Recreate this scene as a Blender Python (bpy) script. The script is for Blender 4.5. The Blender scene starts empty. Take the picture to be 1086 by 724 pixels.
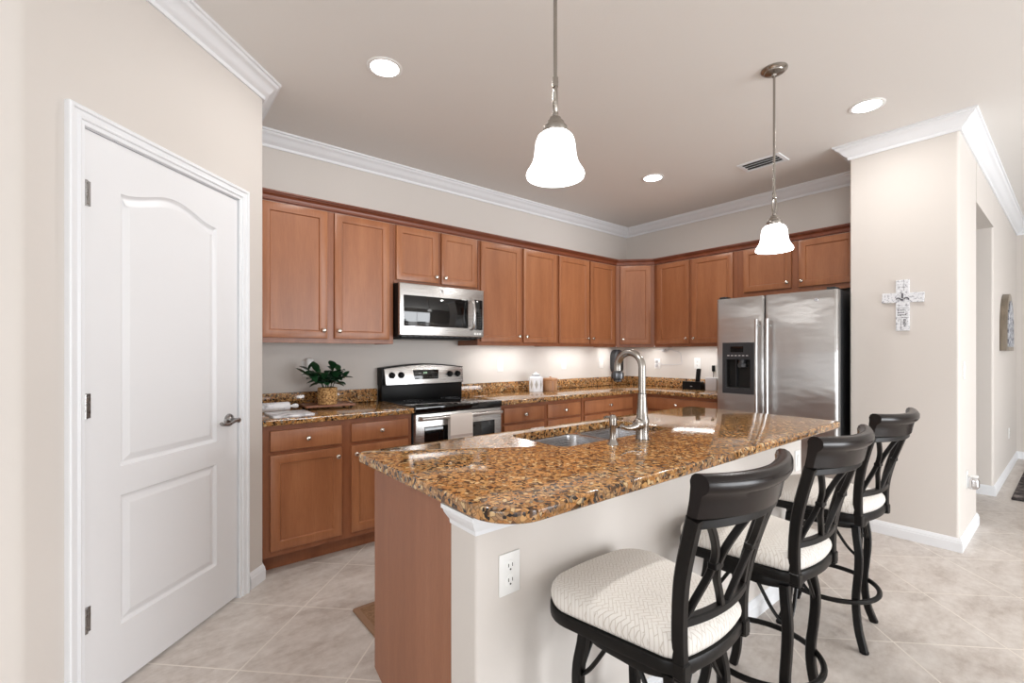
import bpy, bmesh, math, random
from mathutils import Vector, Matrix

scene = bpy.context.scene
COL = scene.collection
PI = math.pi
S2 = math.sqrt(2)

# ------------------------------------------------------------------ camera
F_PX, YAW, HORIZON, CAM_H = 488.7, math.radians(50.94), 374.5, 1.30
cam_data = bpy.data.cameras.new('camera')
cam_data.sensor_fit = 'HORIZONTAL'
cam_data.sensor_width = 36.0
cam_data.lens = F_PX / 1086 * 36.0
cam_data.shift_y = (HORIZON - 362.0) / 1086
cam_data.clip_start = 0.02
cam = bpy.data.objects.new('camera', cam_data)
COL.objects.link(cam)
cam.location = (0, 0, CAM_H)
cam.rotation_euler = (PI / 2, 0, YAW - PI / 2)
scene.camera = cam

# ------------------------------------------------------------------ view, world
vs = scene.view_settings
vs.view_transform = 'Standard'
try:
    vs.look = 'None'
except Exception:
    pass
vs.exposure = 0.10
vs.gamma = 1.0
vs.use_curve_mapping = False
world = bpy.data.worlds.new('daylight')
scene.world = world
world.use_nodes = True
bg = world.node_tree.nodes['Background']
bg.inputs[0].default_value = (0.92, 0.96, 1.0, 1)
bg.inputs[1].default_value = 1.0


def area_light(name, loc, rot, sx, sy, power, color=(1, 1, 1)):
    d = bpy.data.lights.new(name, 'AREA')
    d.shape = 'RECTANGLE'
    d.size, d.size_y, d.energy, d.color = sx, sy, power, color
    o = bpy.data.objects.new(name, d)
    o.location, o.rotation_euler = loc, rot
    COL.objects.link(o)
    return o


# daylight coming in through the glazing of the living room behind the camera
DAY = (0.945, 0.97, 1.0)
area_light('daylight_sliding_door', (-1.2, -4.55, 1.10), (PI / 2, 0, 0), 3.2, 2.1, 32, DAY)
area_light('daylight_sliding_door', (3.6, -4.55, 1.10), (PI / 2, 0, 0), 3.2, 2.1, 232, DAY)
area_light('daylight_side_window', (-4.05, -1.2, 1.45), (PI / 2, 0, -PI / 2), 3.0, 1.7, 72, DAY)
PENDANT_W, RECESSED_W, PUCK_W = 16, 7, 1.8
SHADE_E, LENS_E = 4.5, 12.0


# ------------------------------------------------------------------ node helpers
def srgb(r, g, b):
    def c(v):
        v /= 255.0
        return v / 12.92 if v <= 0.04045 else ((v + 0.055) / 1.055) ** 2.4
    return (c(r), c(g), c(b), 1)


class Mat:
    def __init__(s, name, color=(0.8, 0.8, 0.8, 1), rough=0.5, metal=0.0, spec=0.5):
        s.m = bpy.data.materials.new(name)
        s.m.use_nodes = True
        s.nt = s.m.node_tree
        s.b = s.nt.nodes['Principled BSDF']
        s.b.inputs['Base Color'].default_value = color
        s.b.inputs['Roughness'].default_value = rough
        s.b.inputs['Metallic'].default_value = metal
        s.b.inputs['Specular IOR Level'].default_value = spec

    def n(s, t, **kw):
        nd = s.nt.nodes.new(t)
        for k, v in kw.items():
            if k in nd.inputs.keys():
                nd.inputs[k].default_value = v
            else:
                setattr(nd, k, v)
        return nd

    def l(s, a, b):
        s.nt.links.new(a, b)

    def coords(s, scale=(1, 1, 1), rot=(0, 0, 0), loc=(0, 0, 0), kind='Object'):
        tc = s.n('ShaderNodeTexCoord')
        mp = s.n('ShaderNodeMapping')
        mp.inputs['Scale'].default_value = scale
        mp.inputs['Rotation'].default_value = rot
        mp.inputs['Location'].default_value = loc
        s.l(tc.outputs[kind], mp.inputs['Vector'])
        return mp.outputs['Vector']

    def noise(s, vec, scale, detail=3, rough=0.5):
        nd = s.n('ShaderNodeTexNoise')
        nd.inputs['Scale'].default_value = scale
        nd.inputs['Detail'].default_value = detail
        nd.inputs['Roughness'].default_value = rough
        s.l(vec, nd.inputs['Vector'])
        return nd

    def ramp(s, fac, stops, interp='LINEAR'):
        r = s.n('ShaderNodeValToRGB')
        r.color_ramp.interpolation = interp
        els = r.color_ramp.elements
        while len(els) < len(stops):
            els.new(0.5)
        for e, (p, c) in zip(els, stops):
            e.position = p
            e.color = c
        s.l(fac, r.inputs['Fac'])
        return r.outputs['Color']

    def mix(s, fac, a, b, mode='MIX'):
        m = s.n('ShaderNodeMix', data_type='RGBA', blend_type=mode)
        for sock, v in ((m.inputs[0], fac), (m.inputs[6], a), (m.inputs[7], b)):
            if isinstance(v, (int, float, tuple)):
                sock.default_value = v
            else:
                s.l(v, sock)
        return m.outputs[2]

    def bump(s, height, strength=0.3, dist=0.002):
        b = s.n('ShaderNodeBump')
        b.inputs['Strength'].default_value = strength
        b.inputs['Distance'].default_value = dist
        s.l(height, b.inputs['Height'])
        s.l(b.outputs['Normal'], s.b.inputs['Normal'])

    def base(s, out):
        s.l(out, s.b.inputs['Base Color'])


def paint(name, color, bump=0.15, rough=0.6):
    m = Mat(name, color, rough, spec=0.3)
    v = m.coords()
    n = m.noise(v, 90, 3)
    m.bump(n.outputs['Fac'], bump, 0.002)
    return m.m


def plain(name, color, rough=0.5, metal=0.0, spec=0.5, coat=0.0):
    m = Mat(name, color, rough, metal, spec)
    v = m.coords()
    n = m.noise(v, 60, 2)
    r = m.n('ShaderNodeMapRange')
    r.inputs['To Min'].default_value = max(0.0, rough - 0.03)
    r.inputs['To Max'].default_value = rough + 0.03
    m.l(n.outputs['Fac'], r.inputs['Value'])
    m.l(r.outputs['Result'], m.b.inputs['Roughness'])
    if coat:
        m.b.inputs['Coat Weight'].default_value = coat
        m.b.inputs['Coat Roughness'].default_value = 0.15
    return m.m


def wood(name, dark, mid, light, axis='z', rough=0.38, fine=1.0):
    m = Mat(name, mid, rough, spec=0.4)
    sc = {'z': (9, 9, 0.9), 'x': (0.9, 9, 9)}[axis]
    v = m.coords(sc)
    oi = m.n('ShaderNodeObjectInfo')
    add = m.n('ShaderNodeVectorMath', operation='ADD')
    rnd = m.n('ShaderNodeVectorMath', operation='SCALE')
    comb = m.n('ShaderNodeCombineXYZ')
    m.l(oi.outputs['Random'], comb.inputs[0])
    m.l(oi.outputs['Random'], comb.inputs[2])
    m.l(comb.outputs[0], rnd.inputs[0])
    rnd.inputs['Scale'].default_value = 37.0
    m.l(v, add.inputs[0])
    m.l(rnd.outputs[0], add.inputs[1])
    n1 = m.noise(add.outputs[0], 1.1, 4, 0.55)
    n2 = m.noise(add.outputs[0], 14 * fine, 3, 0.6)
    c1 = m.ramp(n1.outputs['Fac'], [(0.25, dark), (0.5, mid), (0.75, light)])
    c2 = m.ramp(n2.outputs['Fac'], [(0.3, (0.78, 0.75, 0.72, 1)), (0.6, (1, 1, 1, 1))])
    m.base(m.mix(0.5, c1, c2, 'MULTIPLY'))
    m.b.inputs['Coat Weight'].default_value = 0.25
    m.b.inputs['Coat Roughness'].default_value = 0.3
    return m.m


def granite():
    m = Mat('granite', rough=0.07, spec=0.5)
    v = m.coords()
    w = m.noise(v, 30, 3)
    warp = m.mix(0.025, v, w.outputs['Color'])
    vo = m.n('ShaderNodeTexVoronoi', feature='F1')
    vo.inputs['Scale'].default_value = 74
    m.l(warp, vo.inputs['Vector'])
    sep = m.n('ShaderNodeSeparateColor')
    m.l(vo.outputs['Color'], sep.inputs[0])
    col = m.ramp(sep.outputs[0], [
        (0.00, srgb(96, 68, 44)), (0.09, srgb(164, 118, 70)), (0.24, srgb(198, 146, 90)),
        (0.44, srgb(184, 128, 74)), (0.60, srgb(206, 160, 104)), (0.76, srgb(172, 134, 94)),
        (0.88, srgb(216, 184, 136)), (0.95, srgb(138, 122, 104))], 'CONSTANT')
    ve = m.n('ShaderNodeTexVoronoi', feature='DISTANCE_TO_EDGE')
    ve.inputs['Scale'].default_value = 74
    m.l(warp, ve.inputs['Vector'])
    brk = m.noise(v, 45, 2)
    lim = m.n('ShaderNodeMath', operation='MULTIPLY')
    lim.inputs[1].default_value = 0.17
    m.l(brk.outputs['Fac'], lim.inputs[0])
    edge = m.n('ShaderNodeMath', operation='LESS_THAN')
    m.l(ve.outputs['Distance'], edge.inputs[0])
    m.l(lim.outputs[0], edge.inputs[1])
    ed = m.n('ShaderNodeMath', operation='MULTIPLY')
    ed.inputs[1].default_value = 0.5
    m.l(edge.outputs[0], ed.inputs[0])
    col = m.mix(ed.outputs[0], col, srgb(74, 52, 36))
    vd = m.n('ShaderNodeTexVoronoi', feature='F1')
    vd.inputs['Scale'].default_value = 120
    m.l(warp, vd.inputs['Vector'])
    sd = m.n('ShaderNodeSeparateColor')
    m.l(vd.outputs['Color'], sd.inputs[0])
    fleck = m.n('ShaderNodeMath', operation='GREATER_THAN')
    fleck.inputs[1].default_value = 0.87
    m.l(sd.outputs[1], fleck.inputs[0])
    c2 = m.mix(fleck.outputs[0], col, srgb(40, 31, 26))
    big = m.noise(v, 9, 4)
    tone = m.ramp(big.outputs['Fac'], [(0.3, (0.74, 0.72, 0.70, 1)), (0.62, (1.0, 1.0, 1.0, 1))])
    m.base(m.mix(0.8, c2, tone, 'MULTIPLY'))
    m.b.inputs['Coat Weight'].default_value = 0.2
    return m.m


def tile_floor():
    m = Mat('floor_tile', rough=0.32, spec=0.45)
    TS, TT = 0.478, 0.467
    v = m.coords(rot=(0, 0, -PI / 4), loc=(-1.765 + 20 * TS, -1.308 + 20 * TT, 0))
    br = m.n('ShaderNodeTexBrick')
    br.offset = 0.0
    br.squash = 1.0
    br.inputs['Scale'].default_value = 1.0
    br.inputs['Brick Width'].default_value = TS
    br.inputs['Row Height'].default_value = TT
    br.inputs['Mortar Size'].default_value = 0.0035
    br.inputs['Mortar Smooth'].default_value = 0.1
    br.inputs['Bias'].default_value = 0.0
    br.inputs['Color1'].default_value = (0.9, 0.9, 0.9, 1)
    br.inputs['Color2'].default_value = (1, 1, 1, 1)
    br.inputs['Mortar'].default_value = (1, 1, 1, 1)
    m.l(v, br.inputs['Vector'])
    mp = m.coords((2.0, 4.5, 1), rot=(0, 0, -0.5))
    n1 = m.noise(mp, 1.6, 8, 0.72)
    n2 = m.noise(m.coords(), 24, 4, 0.6)
    c = m.ramp(n1.outputs['Fac'], [(0.34, srgb(176, 164, 155)), (0.5, srgb(207, 199, 192)), (0.66, srgb(222, 216, 210))])
    c = m.mix(0.30, c, m.ramp(n2.outputs['Fac'], [(0.3, srgb(176, 162, 151)), (0.7, srgb(228, 222, 216))]))
    c = m.mix(0.5, c, br.outputs['Color'], 'MULTIPLY')
    m.base(m.mix(br.outputs['Fac'], c, srgb(226, 219, 210)))
    inv = m.n('ShaderNodeMath', operation='SUBTRACT')
    inv.inputs[0].default_value = 1.0
    m.l(br.outputs['Fac'], inv.inputs[1])
    m.bump(inv.outputs[0], 0.25, 0.002)
    return m.m


def steel(name, color, rough, axis='x', aniso=0.0, wavy=0.0):
    m = Mat(name, color, rough, 1.0)
    if wavy:
        wv = m.noise(m.coords((1.2, 1.2, 3.0)), 2.2, 2, 0.5)
        m.bump(wv.outputs['Fac'], wavy, 0.2)
    if aniso:
        m.b.inputs['Anisotropic'].default_value = aniso
        tg = m.n('ShaderNodeTangent', direction_type='RADIAL', axis='Z')
        m.l(tg.outputs[0], m.b.inputs['Tangent'])
    v = m.coords((1, 1, 220) if axis == 'x' else (220, 220, 1))
    n = m.noise(v, 3, 2)
    r = m.n('ShaderNodeMapRange')
    r.inputs['To Min'].default_value = rough - 0.05
    r.inputs['To Max'].default_value = rough + 0.06
    m.l(n.outputs['Fac'], r.inputs['Value'])
    m.l(r.outputs['Result'], m.b.inputs['Roughness'])
    return m.m


def fabric():
    m = Mat('seat_fabric', rough=0.85, spec=0.2)
    v = m.coords(rot=(0, 0, PI / 4))
    sx = m.n('ShaderNodeSeparateXYZ')
    m.l(v, sx.inputs[0])

    def brick(rot):
        vv = m.coords(rot=(0, 0, rot))
        b = m.n('ShaderNodeTexBrick')
        b.offset = 0.5
        b.inputs['Scale'].default_value = 1.0
        b.inputs['Brick Width'].default_value = 0.028
        b.inputs['Row Height'].default_value = 0.0095
        b.inputs['Mortar Size'].default_value = 0.0013
        b.inputs['Mortar Smooth'].default_value = 1.0
        m.l(vv, b.inputs['Vector'])
        return b.outputs['Fac']
    a, b = brick(PI / 4), brick(-PI / 4)
    # stripes alternate the two directions, giving a herringbone weave
    vx = m.coords()
    sp = m.n('ShaderNodeSeparateXYZ')
    m.l(vx, sp.inputs[0])
    mu = m.n('ShaderNodeMath', operation='MULTIPLY')
    mu.inputs[1].default_value = 1 / 0.05
    m.l(sp.outputs[0], mu.inputs[0])
    fr = m.n('ShaderNodeMath', operation='FRACT')
    m.l(mu.outputs[0], fr.inputs[0])
    gt = m.n('ShaderNodeMath', operation='GREATER_THAN')
    gt.inputs[1].default_value = 0.5
    m.l(fr.outputs[0], gt.inputs[0])
    f = m.mix(gt.outputs[0], a, b)
    m.base(m.mix(f, srgb(230, 226, 220), srgb(203, 194, 184)))
    inv = m.n('ShaderNodeInvert')
    m.l(f, inv.inputs['Color'])
    m.bump(inv.outputs[0], 0.5, 0.002)
    return m.m


def weave():
    m = Mat('basket_weave', rough=0.75)
    v = m.coords((1, 1, 1))
    vo = m.n('ShaderNodeTexVoronoi', feature='F1')
    vo.inputs['Scale'].default_value = 80
    m.l(v, vo.inputs['Vector'])
    c = m.ramp(vo.outputs['Distance'], [(0.1, srgb(226, 192, 136)), (0.5, srgb(194, 148, 92)), (0.85, srgb(112, 74, 38))])
    m.base(c)
    m.bump(vo.outputs['Distance'], -0.6, 0.004)
    return m.m


def emit(name, color, strength, back=(0.9, 0.9, 0.9, 1)):
    m = Mat(name, back, 0.3)
    m.b.inputs['Emission Color'].default_value = color
    m.b.inputs['Emission Strength'].default_value = strength
    v = m.coords()
    n = m.noise(v, 8, 1)
    m.l(m.ramp(n.outputs['Fac'], [(0, color), (1, color)]), m.b.inputs['Emission Color'])
    return m.m


def marble():
    m = Mat('marble', rough=0.2)
    v = m.coords()
    n = m.noise(v, 14, 6, 0.7)
    m.base(m.ramp(n.outputs['Fac'], [(0.38, srgb(170, 168, 172)), (0.5, srgb(228, 228, 232)), (0.7, srgb(240, 240, 242))]))
    return m.m


def rug_mat(name, stops, scale):
    m = Mat(name, rough=0.95, spec=0.1)
    v = m.coords()
    n = m.noise(v, scale, 5, 0.7)
    m.base(m.ramp(n.outputs['Fac'], stops))
    f = m.noise(v, 300, 2)
    m.bump(f.outputs['Fac'], 0.5, 0.004)
    return m.m


def whitewash():
    m = Mat('whitewashed_wood', rough=0.6)
    v = m.coords()
    n = m.noise(v, 70, 4, 0.65)
    m.base(m.ramp(n.outputs['Fac'], [(0.38, srgb(150, 150, 158)), (0.47, srgb(222, 224, 228)), (0.7, srgb(236, 237, 240))]))
    return m.m


M = {}
M['wall'] = paint('wall_paint', srgb(214, 208, 202))
M['ceiling'] = paint('lit_ceiling_paint', srgb(230, 227, 223), 0.25)  # wall paint with a lighter colour, standing in for light on the ceiling
M['trim'] = paint('white_trim_paint', srgb(236, 238, 241), 0.02, 0.35)
M['door'] = paint('white_door_paint', srgb(234, 235, 237), 0.03, 0.38)
M['floor'] = tile_floor()
M['granite'] = granite()
M['wood'] = wood('maple_wood', srgb(142, 88, 55), srgb(160, 102, 66), srgb(174, 116, 77))
M['wood_frame'] = wood('maple_wood_frame', srgb(126, 74, 46), srgb(143, 87, 56), srgb(155, 98, 65))
M['wood_h'] = wood('maple_wood_rail', srgb(132, 70, 41), srgb(150, 82, 49), srgb(163, 94, 58), 'x')
M['wood_dark'] = wood('maple_wood_dark', srgb(104, 54, 34), srgb(120, 64, 41), srgb(132, 74, 48), 'x')
M['laminate'] = wood('wood_end_panel', srgb(136, 86, 60), srgb(150, 98, 70), srgb(162, 110, 82), 'z', 0.45, 1.6)
M['steel'] = steel('brushed_steel', srgb(202, 200, 198), 0.27)
M['steel_v'] = steel('brushed_steel_vertical', srgb(190, 189, 188), 0.30, 'z', 0.75, 0.05)
M['sink_steel'] = steel('sink_steel', srgb(182, 182, 184), 0.26)
M['nickel'] = steel('brushed_nickel', srgb(160, 154, 147), 0.25, 'z')
M['chrome'] = plain('chrome', srgb(210, 210, 212), 0.10, 1.0)
M['knob'] = plain('satin_nickel', srgb(222, 216, 206), 0.18, 1.0)
M['gunmetal'] = plain('gunmetal', srgb(92, 92, 94), 0.25, 1.0)
M['hinge'] = plain('satin_hardware', srgb(158, 157, 156), 0.28, 1.0)
M['black'] = plain('black_plastic', srgb(11, 11, 12), 0.4, 0, .2)
M['black_glass'] = plain('black_glass', srgb(9, 9, 10), 0.05, 0.0, 0.6)
M['charcoal'] = plain('charcoal_plastic', srgb(52, 53, 56), 0.3)
M['dark_gray'] = plain('dark_appliance_side', srgb(36, 37, 39), 0.45)
M['metal_black'] = plain('black_bronze_metal', srgb(17, 15, 14), 0.38, 0.0, 0.22)
M['espresso'] = plain('espresso_wood', srgb(20, 12, 11), 0.22, 0.0, 0.3)
M['fabric'] = fabric()
M['white_plastic'] = plain('white_plastic', srgb(238, 238, 236), 0.35)
M['gray_plastic'] = plain('gray_plastic', srgb(200, 198, 200), 0.4)
M['slot'] = plain('outlet_slot', srgb(70, 68, 66), 0.6)
M['towel'] = plain('towel_cotton', srgb(226, 216, 208), 0.9, 0, 0.1)
M['towel_band'] = plain('towel_band', srgb(196, 180, 172), 0.9, 0, 0.1)
M['leaf'] = plain('leaf_green', srgb(24, 62, 34), 0.35)
M['stem'] = plain('stem_green', srgb(52, 66, 36), 0.6)
M['weave'] = weave()
M['tray'] = wood('tray_wood', srgb(104, 64, 42), srgb(136, 88, 62), srgb(156, 104, 76), 'x')
M['marble'] = marble()
M['ceramic'] = plain('white_ceramic', srgb(232, 234, 238), 0.15)
M['ceramic_gray'] = plain('gray_glaze', srgb(176, 172, 166), 0.3)
M['bamboo'] = wood('bamboo_slats', srgb(150, 100, 66), srgb(184, 136, 96), srgb(206, 164, 124))
M['shade'] = emit('glowing_frosted_glass', (1.0, 0.995, 0.985, 1), SHADE_E)
M['lens'] = emit('glowing_lamp_lens', (1.0, 0.98, 0.95, 1), LENS_E)
M['led'] = emit('led_lens', (1.0, 0.995, 0.985, 1), 2.5)
M['green_led'] = emit('green_display', (0.25, 0.9, 0.3, 1), 0.5)
M['vent_dark'] = plain('duct_shadow', srgb(70, 62, 56), 0.8)
M['whitewash'] = whitewash()
M['ink'] = plain('dark_ink', srgb(84, 84, 90), 0.7)
M['weathered'] = wood('weathered_wood', srgb(92, 82, 70), srgb(128, 116, 100), srgb(150, 138, 122))
M['art'] = rug_mat('art_print', [(0.36, srgb(60, 62, 70)), (0.5, srgb(160, 162, 168)), (0.64, srgb(226, 226, 228))], 22)
M['rug'] = rug_mat('dark_rug_pile', [(0.38, srgb(46, 44, 46)), (0.52, srgb(92, 86, 84)), (0.66, srgb(150, 142, 138))], 9)
M['mat'] = rug_mat('brown_mat', [(0.3, srgb(132, 100, 76)), (0.7, srgb(164, 130, 102))], 60)
M['mat_edge'] = plain('brown_mat_edge', srgb(150, 116, 90), 0.7)
M['dark_void'] = plain('dark_cavity', srgb(18, 17, 16), 0.7)


# ------------------------------------------------------------------ mesh helpers
def link_obj(name, bm, mat, parent=None, smooth=35, loc=None, rotz=None):
    me = bpy.data.meshes.new(name)
    bmesh.ops.recalc_face_normals(bm, faces=bm.faces[:])
    bm.to_mesh(me)
    bm.free()
    mats = mat if isinstance(mat, (list, tuple)) else [mat]
    for x in mats:
        me.materials.append(M[x] if isinstance(x, str) else x)
    if smooth:
        me.shade_smooth()
        me.set_sharp_from_angle(angle=math.radians(smooth))
    o = bpy.data.objects.new(name, me)
    COL.objects.link(o)
    if parent:
        o.parent = parent
    if loc is not None:
        o.location = loc
    if rotz is not None:
        o.rotation_euler = (0, 0, rotz)
    return o


def tag(o, label, cat, group=None):
    o['label'] = label
    o['category'] = cat
    if group:
        o['group'] = group
    return o


def thing(name, label, cat, loc=(0, 0, 0), rotz=0.0, group=None):
    o = bpy.data.objects.new(name, None)
    o.empty_display_size = 0.1
    COL.objects.link(o)
    o.location = loc
    o.rotation_euler = (0, 0, rotz)
    return tag(o, label, cat, group)


def struct(name, bm, mat, smooth=35, loc=None, rotz=None):
    o = link_obj(name, bm, mat, None, smooth, loc, rotz)
    o['kind'] = 'structure'
    return o


def dup(root, loc, rotz, label=None, group=None):
    r = root.copy()
    COL.objects.link(r)
    r.location = loc
    r.rotation_euler = (0, 0, rotz)
    if label:
        r['label'] = label
    if group:
        r['group'] = group
    for ch in list(root.children):
        c = ch.copy()
        COL.objects.link(c)
        c.parent = r
        for g in list(ch.children):
            d = g.copy()
            COL.objects.link(d)
            d.parent = c
    return r


def nb():
    return bmesh.new()


def box(bm, x0, x1, y0, y1, z0, z1, bev=0.0, seg=2, mi=0):
    tmp = bmesh.new()
    bmesh.ops.create_cube(tmp, size=1)
    for v in tmp.verts:
        v.co = ((x0 + x1) / 2 + v.co.x * (x1 - x0), (y0 + y1) / 2 + v.co.y * (y1 - y0), (z0 + z1) / 2 + v.co.z * (z1 - z0))
    if bev:
        bmesh.ops.bevel(tmp, geom=tmp.edges[:], offset=bev, segments=seg, profile=0.5, affect='EDGES')
    merge(bm, tmp, mi)
    return bm


def merge(bm, tmp, mi=0, mtx=None):
    mp = {}
    for v in tmp.verts:
        mp[v] = bm.verts.new(mtx @ v.co if mtx else v.co)
    for f in tmp.faces:
        try:
            nf = bm.faces.new([mp[v] for v in f.verts])
            nf.material_index = mi if mi else f.material_index
        except ValueError:
            pass
    tmp.free()


def face(bm, pts, mi=0):
    f = bm.faces.new([bm.verts.new(p) for p in pts])
    f.material_index = mi
    return f


def loft(bm, rings, cap0=True, cap1=True, closed=True, mi=0):
    vr = [[bm.verts.new(p) for p in r] for r in rings]
    n = len(vr[0])
    for a, b in zip(vr, vr[1:]):
        for i in range(n if closed else n - 1):
            j = (i + 1) % n
            f = bm.faces.new((a[i], a[j], b[j], b[i]))
            f.material_index = mi
    if cap0:
        bm.faces.new(vr[0][::-1]).material_index = mi
    if cap1:
        bm.faces.new(vr[-1]).material_index = mi
    return bm


def lathe(bm, prof, cx=0, cy=0, n=32, cap0=True, cap1=True, mi=0, mtx=None):
    rings = []
    for r, z in prof:
        r = max(r, 1e-4)
        ring = [Vector((cx + r * math.cos(2 * PI * i / n), cy + r * math.sin(2 * PI * i / n), z)) for i in range(n)]
        if mtx:
            ring = [mtx @ p for p in ring]
        rings.append(ring)
    return loft(bm, rings, cap0, cap1, True, mi)


def cyl(bm, p0, p1, r0, r1=None, n=20, mi=0):
    r1 = r0 if r1 is None else r1
    return tube(bm, [p0, p1], [r0, r1], n, mi=mi)


def tube(bm, pts, rad, n=10, square=False, closed=False, mi=0, aspect=1.0, up=None):
    """a tube of round or square section along points"""
    pts = [Vector(p) for p in pts]
    k = len(pts)
    rads = rad if isinstance(rad, (list, tuple)) else [rad] * k
    tans = []
    for i in range(k):
        if closed:
            t = pts[(i + 1) % k] - pts[i - 1]
        elif i == 0:
            t = pts[1] - pts[0]
        elif i == k - 1:
            t = pts[-1] - pts[-2]
        else:
            t = pts[i + 1] - pts[i - 1]
        tans.append(t.normalized())
    u = Vector(up) if up else (Vector((0, 0, 1)) if abs(tans[0].z) < 0.9 else Vector((1, 0, 0)))
    rings = []
    nrm = (u - tans[0] * u.dot(tans[0])).normalized()
    for i in range(k):
        if up:
            nrm = Vector(up)
        nrm = (nrm - tans[i] * nrm.dot(tans[i])).normalized()
        bi = tans[i].cross(nrm)
        r = rads[i]
        ring = []
        if square:
            c = 0.72
            for a, b in ((1, c), (c, 1), (-c, 1), (-1, c), (-1, -c), (-c, -1), (c, -1), (1, -c)):
                ring.append(pts[i] + nrm * (a * r) + bi * (b * r * aspect))
        else:
            for j in range(n):
                an = 2 * PI * j / n
                ring.append(pts[i] + nrm * (math.cos(an) * r) + bi * (math.sin(an) * r * aspect))
        rings.append(ring)
    if closed:
        rings.append(rings[0])
        tmp = bmesh.new()
        loft(tmp, rings, False, False, True, mi)
        bmesh.ops.remove_doubles(tmp, verts=tmp.verts[:], dist=1e-5)
        merge(bm, tmp, mi)
        return bm
    return loft(bm, rings, True, True, True, mi)


def smooth_path(pts, n=8):
    """Catmull-Rom through the points"""
    P = [Vector(p) for p in pts]
    P = [P[0] * 2 - P[1]] + P + [P[-1] * 2 - P[-2]]
    out = []
    for i in range(1, len(P) - 2):
        a, b, c, d = P[i - 1], P[i], P[i + 1], P[i + 2]
        for k in range(n):
            t = k / n
            out.append(0.5 * ((2 * b) + (c - a) * t + (2 * a - 5 * b + 4 * c - d) * t * t + (3 * b - a - 3 * c + d) * t ** 3))
    out.append(P[-2])
    return out


def round_poly(pts, radii, n=8):
    """2-D polygon with chosen corner radii"""
    out = []
    k = len(pts)
    for i in range(k):
        p = Vector(pts[i])
        r = radii[i] if isinstance(radii, (list, tuple)) else radii
        if not r:
            out.append(p)
            continue
        a = (Vector(pts[i - 1]) - p).normalized()
        b = (Vector(pts[(i + 1) % k]) - p).normalized()
        ang = a.angle(b)
        d = r / math.tan(ang / 2)
        p0, p1 = p + a * d, p + b * d
        c = p + (a + b).normalized() * (r / math.sin(ang / 2))
        a0 = math.atan2(p0.y - c.y, p0.x - c.x)
        a1 = math.atan2(p1.y - c.y, p1.x - c.x)
        da = (a1 - a0 + PI) % (2 * PI) - PI
        for j in range(n + 1):
            t = a0 + da * j / n
            out.append(Vector((c.x + r * math.cos(t), c.y + r * math.sin(t))))
    return out


def rrect(x0, x1, y0, y1, r, n=6):
    return round_poly([(x0, y0), (x1, y0), (x1, y1), (x0, y1)], r, n)


def prism(bm, pts, z0, z1, bev=0.0, mi=0, seg=2, mapf=None):
    """extrude a 2-D outline from z0 to z1, easing its rims by bev"""
    P = [Vector((p[0], p[1])) for p in pts]
    rings = []

    def ring(ins, z):
        q = inset(P, ins) if ins else P
        return [Vector((p.x, p.y, z)) for p in q]
    if bev:
        for j in range(seg + 1):
            a = j / seg * PI / 2
            rings.append(ring(bev * (1 - math.sin(a)), z0 + bev * (1 - math.cos(a))))
        for j in range(seg + 1):
            a = (1 - j / seg) * PI / 2
            rings.append(ring(bev * (1 - math.sin(a)), z1 - bev * (1 - math.cos(a))))
    else:
        rings = [ring(0, z0), ring(0, z1)]
    if mapf:
        rings = [[Vector(mapf(p)) for p in r] for r in rings]
    return loft(bm, rings, mi=mi)


def inset(P, d):
    k = len(P)
    area = sum(P[i].x * P[(i + 1) % k].y - P[(i + 1) % k].x * P[i].y for i in range(k))
    sg = 1 if area > 0 else -1
    out = []
    for i in range(k):
        e0 = P[i] - P[i - 1]
        e1 = P[(i + 1) % k] - P[i]
        if e0.length < 1e-9:
            e0 = e1
        if e1.length < 1e-9:
            e1 = e0
        e0.normalize()
        e1.normalize()
        n0 = Vector((-e0.y, e0.x)) * sg
        n1 = Vector((-e1.y, e1.x)) * sg
        m = n0 + n1
        if m.length < 1e-6:
            out.append(P[i] + n0 * d)
            continue
        m.normalize()
        out.append(P[i] + m * (d / max(0.3, m.dot(n0))))
    return out


def sweep(bm, path, prof, mapf=None, closed=False, mi=0):
    """mitred sweep: path of 2-D points, profile of (offset to the right of travel, height)"""
    P = [Vector(p) for p in path]
    k = len(P)
    rings = []
    for i in range(k):
        e0 = (P[i] - P[i - 1]).normalized() if (i > 0 or closed) else None
        e1 = (P[(i + 1) % k] - P[i]).normalized() if (i < k - 1 or closed) else None
        e0 = e0 or e1
        e1 = e1 or e0
        n0, n1 = Vector((e0.y, -e0.x)), Vector((e1.y, -e1.x))
        m = (n0 + n1).normalized()
        s = 1.0 / max(0.2, m.dot(n0))
        ring = []
        for o, z in prof:
            q = P[i] + m * (o * s)
            ring.append(Vector(mapf(q.x, q.y, z)) if mapf else Vector((q.x, q.y, z)))
        rings.append(ring)
    if closed:
        rings.append(rings[0])
    return loft(bm, rings, not closed, not closed, True, mi)


def cut(o, cutter_bm):
    """boolean difference baked into the mesh"""
    bmesh.ops.recalc_face_normals(cutter_bm, faces=cutter_bm.faces[:])
    me = bpy.data.meshes.new('cutter')
    cutter_bm.to_mesh(me)
    cutter_bm.free()
    c = bpy.data.objects.new('cutter', me)
    COL.objects.link(c)
    if o.parent:
        bpy.context.view_layer.update()
        c.matrix_world = o.matrix_world.copy()
    md = o.modifiers.new('cut', 'BOOLEAN')
    md.operation = 'DIFFERENCE'
    md.object = c
    md.solver = 'EXACT'
    bpy.context.view_layer.update()
    dg = bpy.context.evaluated_depsgraph_get()
    nm = bpy.data.meshes.new_from_object(o.evaluated_get(dg))
    o.modifiers.clear()
    old = o.data
    o.data = nm
    nm.name = old.name
    bpy.data.meshes.remove(old)
    bpy.data.objects.remove(c)
    nm.shade_smooth()
    nm.set_sharp_from_angle(angle=math.radians(35))


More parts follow.
